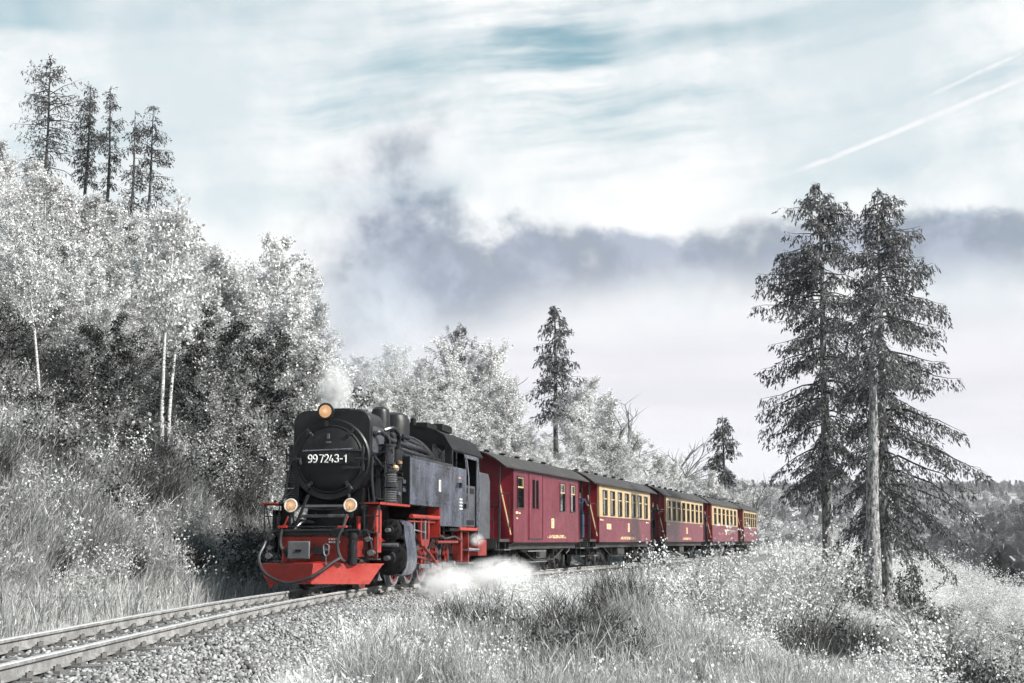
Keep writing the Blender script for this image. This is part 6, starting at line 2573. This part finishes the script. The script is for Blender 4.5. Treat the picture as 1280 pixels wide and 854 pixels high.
K_BIG = ([('stems', lb_big[0]), ('leaves', lb_big[1])], 1.9)
K_MID = ([('stems', lb_mid[0]), ('leaves', lb_mid[1])], 1.2)
K_GREY = ([('stems', lb_grey[0]), ('leaves', lb_grey[1])], 1.3)
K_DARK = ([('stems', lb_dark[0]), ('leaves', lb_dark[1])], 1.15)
K_BR0, K_BR1 = ([('stems', broom_big[0])], 1.65), ([('stems', broom_big[1])], 1.65)
K_BP0, K_BP1 = ([('stems', broom_pale[0])], 1.45), ([('stems', broom_pale[1])], 1.45)
for a in ((992, 40, 668, K_BIG, 'large white-leaved bush with many stems below the left tall spruce', 'leafy_bush', 1.0),
          (985, 52, 668, K_BIG, 'white-leaved bush just right of the last carriage', 'leafy_bush', 0.9),
          (1012, 37, 705, K_GREY, 'grey bush in front of the large many-stemmed white bush', 'leafy_bush', 0.9),
          (1058, 52, 712, K_DARK, 'dark bush between the trunks of the left and the middle spruce', 'dark_bush', 0.8),
          (1050, 31, 765, K_BR0, 'dark broom bush below the big spruces', 'broom_bush', 1.4),
          (1140, 22, 800, K_MID, 'bright white-leaved bush at the bottom edge below the spruces', 'leafy_bush', 1.0),
          (1105, 24, 815, K_MID, 'white-leaved bush left of the bright one at the bottom edge', 'leafy_bush', 0.8),
          (1185, 30, 775, K_GREY, 'thin grey bush right of the spruce trunks', 'leafy_bush', 1.1),
          (1240, 27, 800, K_GREY, 'grey bush near the lower right corner', 'leafy_bush', 1.1),
          (1265, 24, 830, K_BP0, 'pale wispy bush in the lower right corner', 'broom_bush', 1.0),
          (1135, 58, 722, K_DARK, 'small dark bush behind the rightmost spruce trunk', 'dark_bush', 0.8),
          (690, 19, 742, K_BR0, 'dark broom bush in the middle foreground', 'broom_bush', 1.7),
          (738, 15.0, 785, K_BR1, 'very dark broom bush at the bottom middle', 'broom_bush', 1.4),
          (650, 17.5, 765, K_BR1, 'dark broom bush left of the one in the middle foreground', 'broom_bush', 0.8),
          (790, 23, 718, K_BP0, 'pale wispy broom below the baggage carriage', 'broom_bush', 1.0),
          (845, 19, 740, K_BP1, 'pale wispy broom in the right middle foreground', 'broom_bush', 1.0),
          (770, 27, 700, K_BR0, 'grey broom in front of the carriage wheels', 'broom_bush', 0.9),
          (815, 31, 698, K_MID, 'white-leaved bush hiding the wheels of the seven-window carriage', 'leafy_bush', 0.9),
          (862, 36, 700, K_MID, 'white-leaved bush hiding the wheels of the eight-window carriage', 'leafy_bush', 0.9),
          (905, 44, 701, K_MID, 'tall white-leaved bush in front of the six-window carriage', 'leafy_bush', 0.9),
          (885, 28, 705, K_GREY, 'grey bush below the eight-window carriage', 'leafy_bush', 1.0),
          (930, 30, 712, K_BP1, 'wispy pale bush below the last carriage', 'broom_bush', 1.0),
          (560, 22, 738, K_BR1, 'small dark broom in front of the ground steam', 'broom_bush', 0.6),
          (500, 18, 795, K_BP0, 'thin pale broom at the edge of the ballast', 'broom_bush', 0.5),
          (1000, 24, 762, K_BR1, 'dark broom left of the broom below the big spruces', 'broom_bush', 1.1),
          (930, 22, 775, K_MID, 'white weedy bush left of the dark broom under the spruces', 'leafy_bush', 0.9),
          (850, 14, 815, K_BR0, 'grey broom at the bottom edge right of the middle', 'broom_bush', 0.55),
          (600, 21, 736, K_BR0, 'dark broom right of the ground steam', 'broom_bush', 1.1),
          (722, 20, 738, K_BR1, 'dark broom just right of the one in the middle foreground', 'broom_bush', 1.3),
          (765, 17, 772, K_BR0, 'dark broom between the very dark bush and the pale broom', 'broom_bush', 1.1),
          (705, 15, 790, K_DARK, 'dark leafy bush at the bottom middle', 'dark_bush', 1.2),
          (640, 14.5, 815, K_BR1, 'dark broom at the bottom edge left of the dark leafy bush', 'broom_bush', 0.8),
          (1088, 28, 795, K_BR1, 'dark broom in front of the thick spruce trunk', 'broom_bush', 0.9),
          (1030, 27, 785, K_DARK, 'dark leafy bush left below the big spruces', 'dark_bush', 1.3),
          (1215, 22, 835, K_DARK, 'dark leafy bush near the bottom right corner', 'dark_bush', 0.8),
          (960, 30, 735, K_MID, 'white-leaved bush right of the wispy pale bush', 'leafy_bush', 1.0),
          (1165, 26, 790, K_BR0, 'dark broom right below the spruce trunks', 'broom_bush', 1.1),
          (895, 17, 800, K_BR1, 'dark broom at the bottom right of the middle', 'broom_bush', 0.9),
          (1080, 20, 825, K_MID, 'white-leaved bush at the bottom edge under the dark brooms', 'leafy_bush', 0.9)):
    bush(a[0], a[1], a[2], a[3], a[4], a[5], a[6])
# bank on the left: single bushes one can make out
def hit(px, py):
    """where the ground is seen at a pixel"""
    D = 7.0
    while D < 240:
        q = P(px, py, D)
        if q.z < gz(q.x, q.y):
            return q
        D += 0.15
    return P(px, py, 60)


def bush_on(px, py, h, kind, lb, name='leafy_bush', wide=1.0, group=None):
    g = hit(px, py)
    g.z = gz(g.x, g.y) - 0.05
    parts, H = kind
    s = h / H
    put(name, parts, g, rng.uniform(0, 6.28), (s * wide, s * wide, s), lb, 'bush', group)


for a in ((204, 612, 1.1, K_MID, 'white spray of leaves on the left bank, brightest spot there', 'leafy_bush', 0.5),
          (45, 655, 1.0, K_MID, 'white-leaved bramble at the left edge of the bank', 'leafy_bush', 1.0),
          (130, 660, 0.9, K_MID, 'white-leaved bramble in the left middle of the bank', 'leafy_bush', 1.0),
          (215, 690, 0.8, K_GREY, 'grey bramble low on the left bank', 'leafy_bush', 1.2),
          (285, 668, 1.5, K_BR0, 'large dark broom on the bank left of the engine', 'broom_bush', 1.2),
          (300, 712, 1.3, K_BR1, 'dark broom close beside the engine lamps', 'broom_bush', 1.1),
          (245, 590, 1.5, K_BP0, 'pale wispy broom high on the bank', 'broom_bush', 1.2),
          (175, 560, 1.5, K_BP1, 'pale wispy broom above the white spray on the bank', 'broom_bush', 1.2),
          (95, 600, 1.4, K_BR1, 'dark broom on the upper left bank', 'broom_bush', 1.3),
          (20, 610, 1.4, K_BR0, 'dark broom at the left edge of the upper bank', 'broom_bush', 1.2),
          (318, 585, 1.5, K_BP1, 'pale broom on the bank just left of the smokebox', 'broom_bush', 1.2),
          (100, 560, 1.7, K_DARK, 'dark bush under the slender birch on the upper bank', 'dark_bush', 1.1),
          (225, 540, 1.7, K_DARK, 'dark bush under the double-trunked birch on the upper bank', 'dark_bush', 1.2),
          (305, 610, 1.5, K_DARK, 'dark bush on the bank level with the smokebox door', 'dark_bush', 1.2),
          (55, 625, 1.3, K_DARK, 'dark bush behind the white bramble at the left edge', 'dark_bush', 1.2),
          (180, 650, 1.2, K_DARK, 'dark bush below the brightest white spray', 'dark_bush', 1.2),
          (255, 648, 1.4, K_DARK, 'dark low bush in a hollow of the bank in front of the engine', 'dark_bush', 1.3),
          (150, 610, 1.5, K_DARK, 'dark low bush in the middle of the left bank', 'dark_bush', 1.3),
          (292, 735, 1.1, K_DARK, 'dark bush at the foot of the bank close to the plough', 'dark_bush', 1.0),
          (232, 722, 0.9, K_BR1, 'dark broom at the foot of the bank in front of the engine', 'broom_bush', 1.2),
          (155, 728, 0.8, K_BR0, 'dark broom at the foot of the middle of the bank', 'broom_bush', 1.1),
          (25, 745, 0.8, K_BP0, 'wispy grass-like broom by the rails at the left edge', 'broom_bush', 0.9),
          (60, 730, 0.8, K_BR0, 'dark broom by the rails near the left edge', 'broom_bush', 0.9),
          (120, 715, 0.8, K_BP1, 'pale wispy broom by the rails left of the middle of the bank', 'broom_bush', 1.0),
          (190, 712, 0.7, K_BP1, 'pale wispy broom by the rails', 'broom_bush', 1.0)):
    bush_on(*a)
x, y, u, rng3 = cover(700, 15, 70, -21, -4.0, 121, 0.9)
kk = rng3.random(len(x))
p_, r_, s_, i_ = place_pts(x, y, rng3, 0.55, 1.15, 4, 0.15)
i_ = np.where(kk < 0.22, 0, np.where(kk < 0.40, 1, np.where(kk < 0.80, 2, 3)))
scatter('bank_thicket', 'mixed pale and dark bushes grown together over the left bank', 'thicket', p_, r_, s_, i_, [lb_mid[1], lb_grey[1], lb_dark[1], broom_big[0]])
for i, (px, D, ty, lb) in enumerate(((1140, 33, 700, 'leafless sapling right of the spruce trunks'), (1195, 34, 715, 'leafless sapling standing right of the other sapling'))):
    g = at_px(px, D)
    put('sapling', [('trunk', bare[i][0])], g, i * 2.0, (top_z(ty, D) - g.z) / 7.0, lb, 'tree', 'leafless saplings')

# ---- valley woods
M_LEAF_FAR = leafmat('far_wood_leaf', (0.05, 0.05, 0.052), (0.30, 0.30, 0.305), 0.25)


def far_tree(seed, conifer):
    r = np.random.default_rng(seed)
    if conifer:
        n = 420
        t = r.random(n) ** 0.7
        rad = (1 - t) * 1.9 * np.sqrt(r.random(n)) + 0.1
        az = r.uniform(0, 2 * PI, n)
        c = np.stack([np.cos(az) * rad, np.sin(az) * rad, t * 9.0], 1)
        al = unit(np.stack([np.cos(az), np.sin(az), np.full(n, -0.5)], 1) + r.normal(0, .3, (n, 3)))
        ac = unit(np.cross(al, r.normal(0, 1, (n, 3))))
        V, Q = rhombi(c, al, ac, r.uniform(0.6, 1.2, n), r.uniform(0.3, 0.6, n))
        return mesh_np('far_conifer', V, [Q], M_NEEDLE_FAR)
    n = 520
    d = unit(r.normal(0, 1, (n, 3)))
    lob = 1 + 0.30 * np.sin(d[:, 0] * 4 + seed) * np.cos(d[:, 1] * 3.3 + seed) + 0.2 * np.sin(d[:, 2] * 6)
    c = d * (r.uniform(0.55, 1.0, n) * lob)[:, None] * np.array([2.6, 2.6, 3.4]) + np.array([0, 0, 4.2])
    al = unit(d + r.normal(0, .8, (n, 3)))
    ac = unit(np.cross(al, r.normal(0, 1, (n, 3))))
    V, Q = rhombi(c, al, ac, r.uniform(0.5, 1.1, n), r.uniform(0.4, 0.8, n))
    return mesh_np('far_tree', V, [Q], M_LEAF_FAR if seed % 2 else M_LEAF_MID)


x, y, u, rng3 = cover(2600, 36, 190, 9, 75, 120, 0.9)
k = (y > 66) & (u > 9)
p_, r_, s_, i_ = place_pts(x[k], y[k], rng3, 0.6, 1.5, 3, 0.1)
s_ = s_ * np.clip(y[k] / 90, 0.6, 1.1)
scatter('valley_scrub', 'pale scrub covering the slope down to the valley', 'scrub', p_, r_, s_, i_, [lb_mid[1], lb_grey[1], lb_big[1]])

x, y, u, rng3 = cover(900, 30, 68, 13, 32, 122, 0.9)
p_, r_, s_, i_ = place_pts(x, y, rng3, 0.35, 0.75, 4, 0.1)
scatter('slope_scrub', 'low mixed scrub on the slope below the big spruces', 'scrub', p_, r_, s_, i_, [lb_mid[1], lb_grey[1], lb_dark[1], lb_grey[1]])

fars = [far_tree(500, False), far_tree(501, False), far_tree(503, False), far_tree(504, True), far_tree(505, True)]
rng2 = np.random.default_rng(900)
n = 26000
y = 130 * (1750 / 130) ** rng2.random(n)
x = rng2.uniform(-0.02, 0.44, n) * y
k = (side_u(x, y) > 30)
dens = vnoise(x, y, 60, 31) + 0.5 * vnoise(x, y, 23, 32)
k &= (dens > -0.45) | (y > 700)
x, y = x[k], y[k]
con = vnoise(x, y, 90, 33) > 0.25
i_ = np.where(con, rng2.integers(3, 5, len(x)), rng2.integers(0, 3, len(x)))
pz = ground(x, y) - 0.6
scatter('valley_forest', 'mixed grey forest covering the valley and the far ridge', 'forest', np.stack([x, y, pz], 1), np.stack([np.zeros(len(x)), np.zeros(len(x)), rng2.uniform(0, 6.28, len(x))], 1),
        rng2.uniform(0.7, 1.35, len(x)) * np.clip(y / 330, 0.4, 1.0), i_, fars)
# nearer valley trees one can count
vg = 'trees down the valley slope on the right'
for j in range(30):
    px = rng.uniform(955, 1300)
    D = rng.uniform(85, 185)
    g = at_px(px, D)
    if side_u(g.x, g.y) < 20:
        continue
    if rng.random() < 0.2:
        put('valley_tree', [('crown', fars[3 + j % 2])], g - Vector((0, 0, 0.3)), j, rng.uniform(0.5, 0.9), 'small dark conifer among the pale trees down the valley slope', 'tree', 'small conifers down the valley slope')
    else:
        kd = birches[rng.integers(0, 5)]
        put('valley_tree', [('trunk', kd[0]), ('crown', kd[1])], g - Vector((0, 0, 0.3)), j, (0.8, 0.8, rng.uniform(0.4, 0.65)), 'pale leafy tree down the valley slope beyond the spruces', 'tree', vg)
for (px, D, ty, s, lb) in ((1242, 210, 668, 1, 'dark spruce pair in the valley near the right edge, taller one'), (1258, 205, 690, 1, 'shorter dark spruce beside the taller one in the valley'),
                           (1215, 150, 730, 1, 'small spruce in the valley below the dark pair')):
    g = at_px(px, D)
    h = max(top_z(ty, D) - g.z, 4)
    put('valley_spruce', [('crown', fars[3])], g, 0.5, (h / 9.5 * 0.8, h / 9.5 * 0.8, h / 9.5), lb, 'tree')
# ---------------------------------------------------------------- steam and haze
def steam_mat(name, dens, scale, color=(1, 1, 1, 1), detail=3.0, lo=0.42, hi=0.62, falloff=(0.45, 1.0), aniso=0.0):
    m = bpy.data.materials.new(name)
    m.use_nodes = True
    N = NT(m.node_tree)
    out = N.new('ShaderNodeOutputMaterial')
    g = N.new('ShaderNodeTexCoord').outputs['Object']
    n = N.noise(g, scale, detail, 0.62, 0.6)
    ln = N.new('ShaderNodeVectorMath', operation='LENGTH')
    N.set(ln.inputs[0], g)
    r = N.math('ADD', ln.outputs['Value'], N.math('MULTIPLY', N.math('SUBTRACT', n, 0.5), 1.1))
    d = N.math('MULTIPLY', N.smooth(r, falloff[1], falloff[0]), N.smooth(n, lo, hi, 0.06, 1.0))
    v = N.new('ShaderNodeVolumePrincipled')
    v.inputs['Color'].default_value = color
    v.inputs['Anisotropy'].default_value = aniso
    N.set(v.inputs['Density'], N.math('MULTIPLY', d, dens))
    m.node_tree.links.new(v.outputs[0], out.inputs['Volume'])
    try:
        m.cycles.volume_step_rate = 1.0
    except Exception:
        pass
    return m


def puff(name, loc, size, m, rz, label, group=None):
    """a closed ellipsoid filled with steam; the density fades out before its skin"""
    me = bpy.data.meshes.new(name)
    bm = bmesh.new()
    bmesh.ops.create_icosphere(bm, subdivisions=3, radius=1.0)
    bm.to_mesh(me)
    bm.free()
    me.materials.append(m)
    o = bpy.data.objects.new(name, me)
    o.location = loc
    o.scale = size
    o.rotation_euler = (0, 0, rz)
    link(o)
    tag(o, label, 'steam', group, kind='stuff')
    return o


M_STEAM = steam_mat('white_steam', 4.2, 2.4, detail=5.0, lo=0.44, hi=0.60, falloff=(0.30, 0.95))
M_STEAM2 = steam_mat('thin_steam', 14.0, 1.7, detail=4.0, falloff=(0.25, 0.95))
M_SMOKE = steam_mat('grey_smoke', 0.42, 1.6, (0.80, 0.84, 0.90, 1), 4.0, 0.36, 0.60, (0.25, 1.0))


def loc_on(x, y, z):
    return on_wagon(loco, x, y, z)[0]


puff('ground_steam', loc_on(1.55, 4.3, 0.0), (0.75, 1.9, 0.62), M_STEAM, -LOCO_A, 'white steam blowing over the ballast beside the engine wheels')
puff('ground_steam', loc_on(1.85, 8.9, 0.05), (0.9, 3.6, 0.62), M_STEAM, -LOCO_A - 0.1, 'white steam drifting along the rail under the cab and baggage carriage')
puff('injector_steam', loc_on(1.32, 8.7, 0.98), (0.25, 0.55, 0.22), M_STEAM, -LOCO_A, 'small puff of steam below the cab door')
puff('chimney_steam', loc_on(-0.34, 1.95, 4.10), (0.46, 0.45, 0.70), M_STEAM2, 0.3, 'white puff of steam above the chimney')
puff('chimney_smoke', loc_on(-0.2, 4.5, 5.9), (1.7, 2.0, 2.0), M_SMOKE, 0.3, 'thin grey smoke rising behind the chimney')

# air: one even haze round the camera and everything in view
hz = MB()
hz.box(-2700, 2700, -70, 2750, -75, 150)
m = bpy.data.materials.new('haze_air')
m.use_nodes = True
N = NT(m.node_tree)
out = N.new('ShaderNodeOutputMaterial')
vv = N.new('ShaderNodeVolumePrincipled')
vv.inputs['Color'].default_value = (0.95, 0.96, 1.0, 1)
vv.inputs['Density'].default_value = 0.00011
m.node_tree.links.new(vv.outputs[0], out.inputs['Volume'])
ho = hz.build('haze', m)
tag(ho, 'thin pale haze in the valley air', 'haze', kind='stuff')
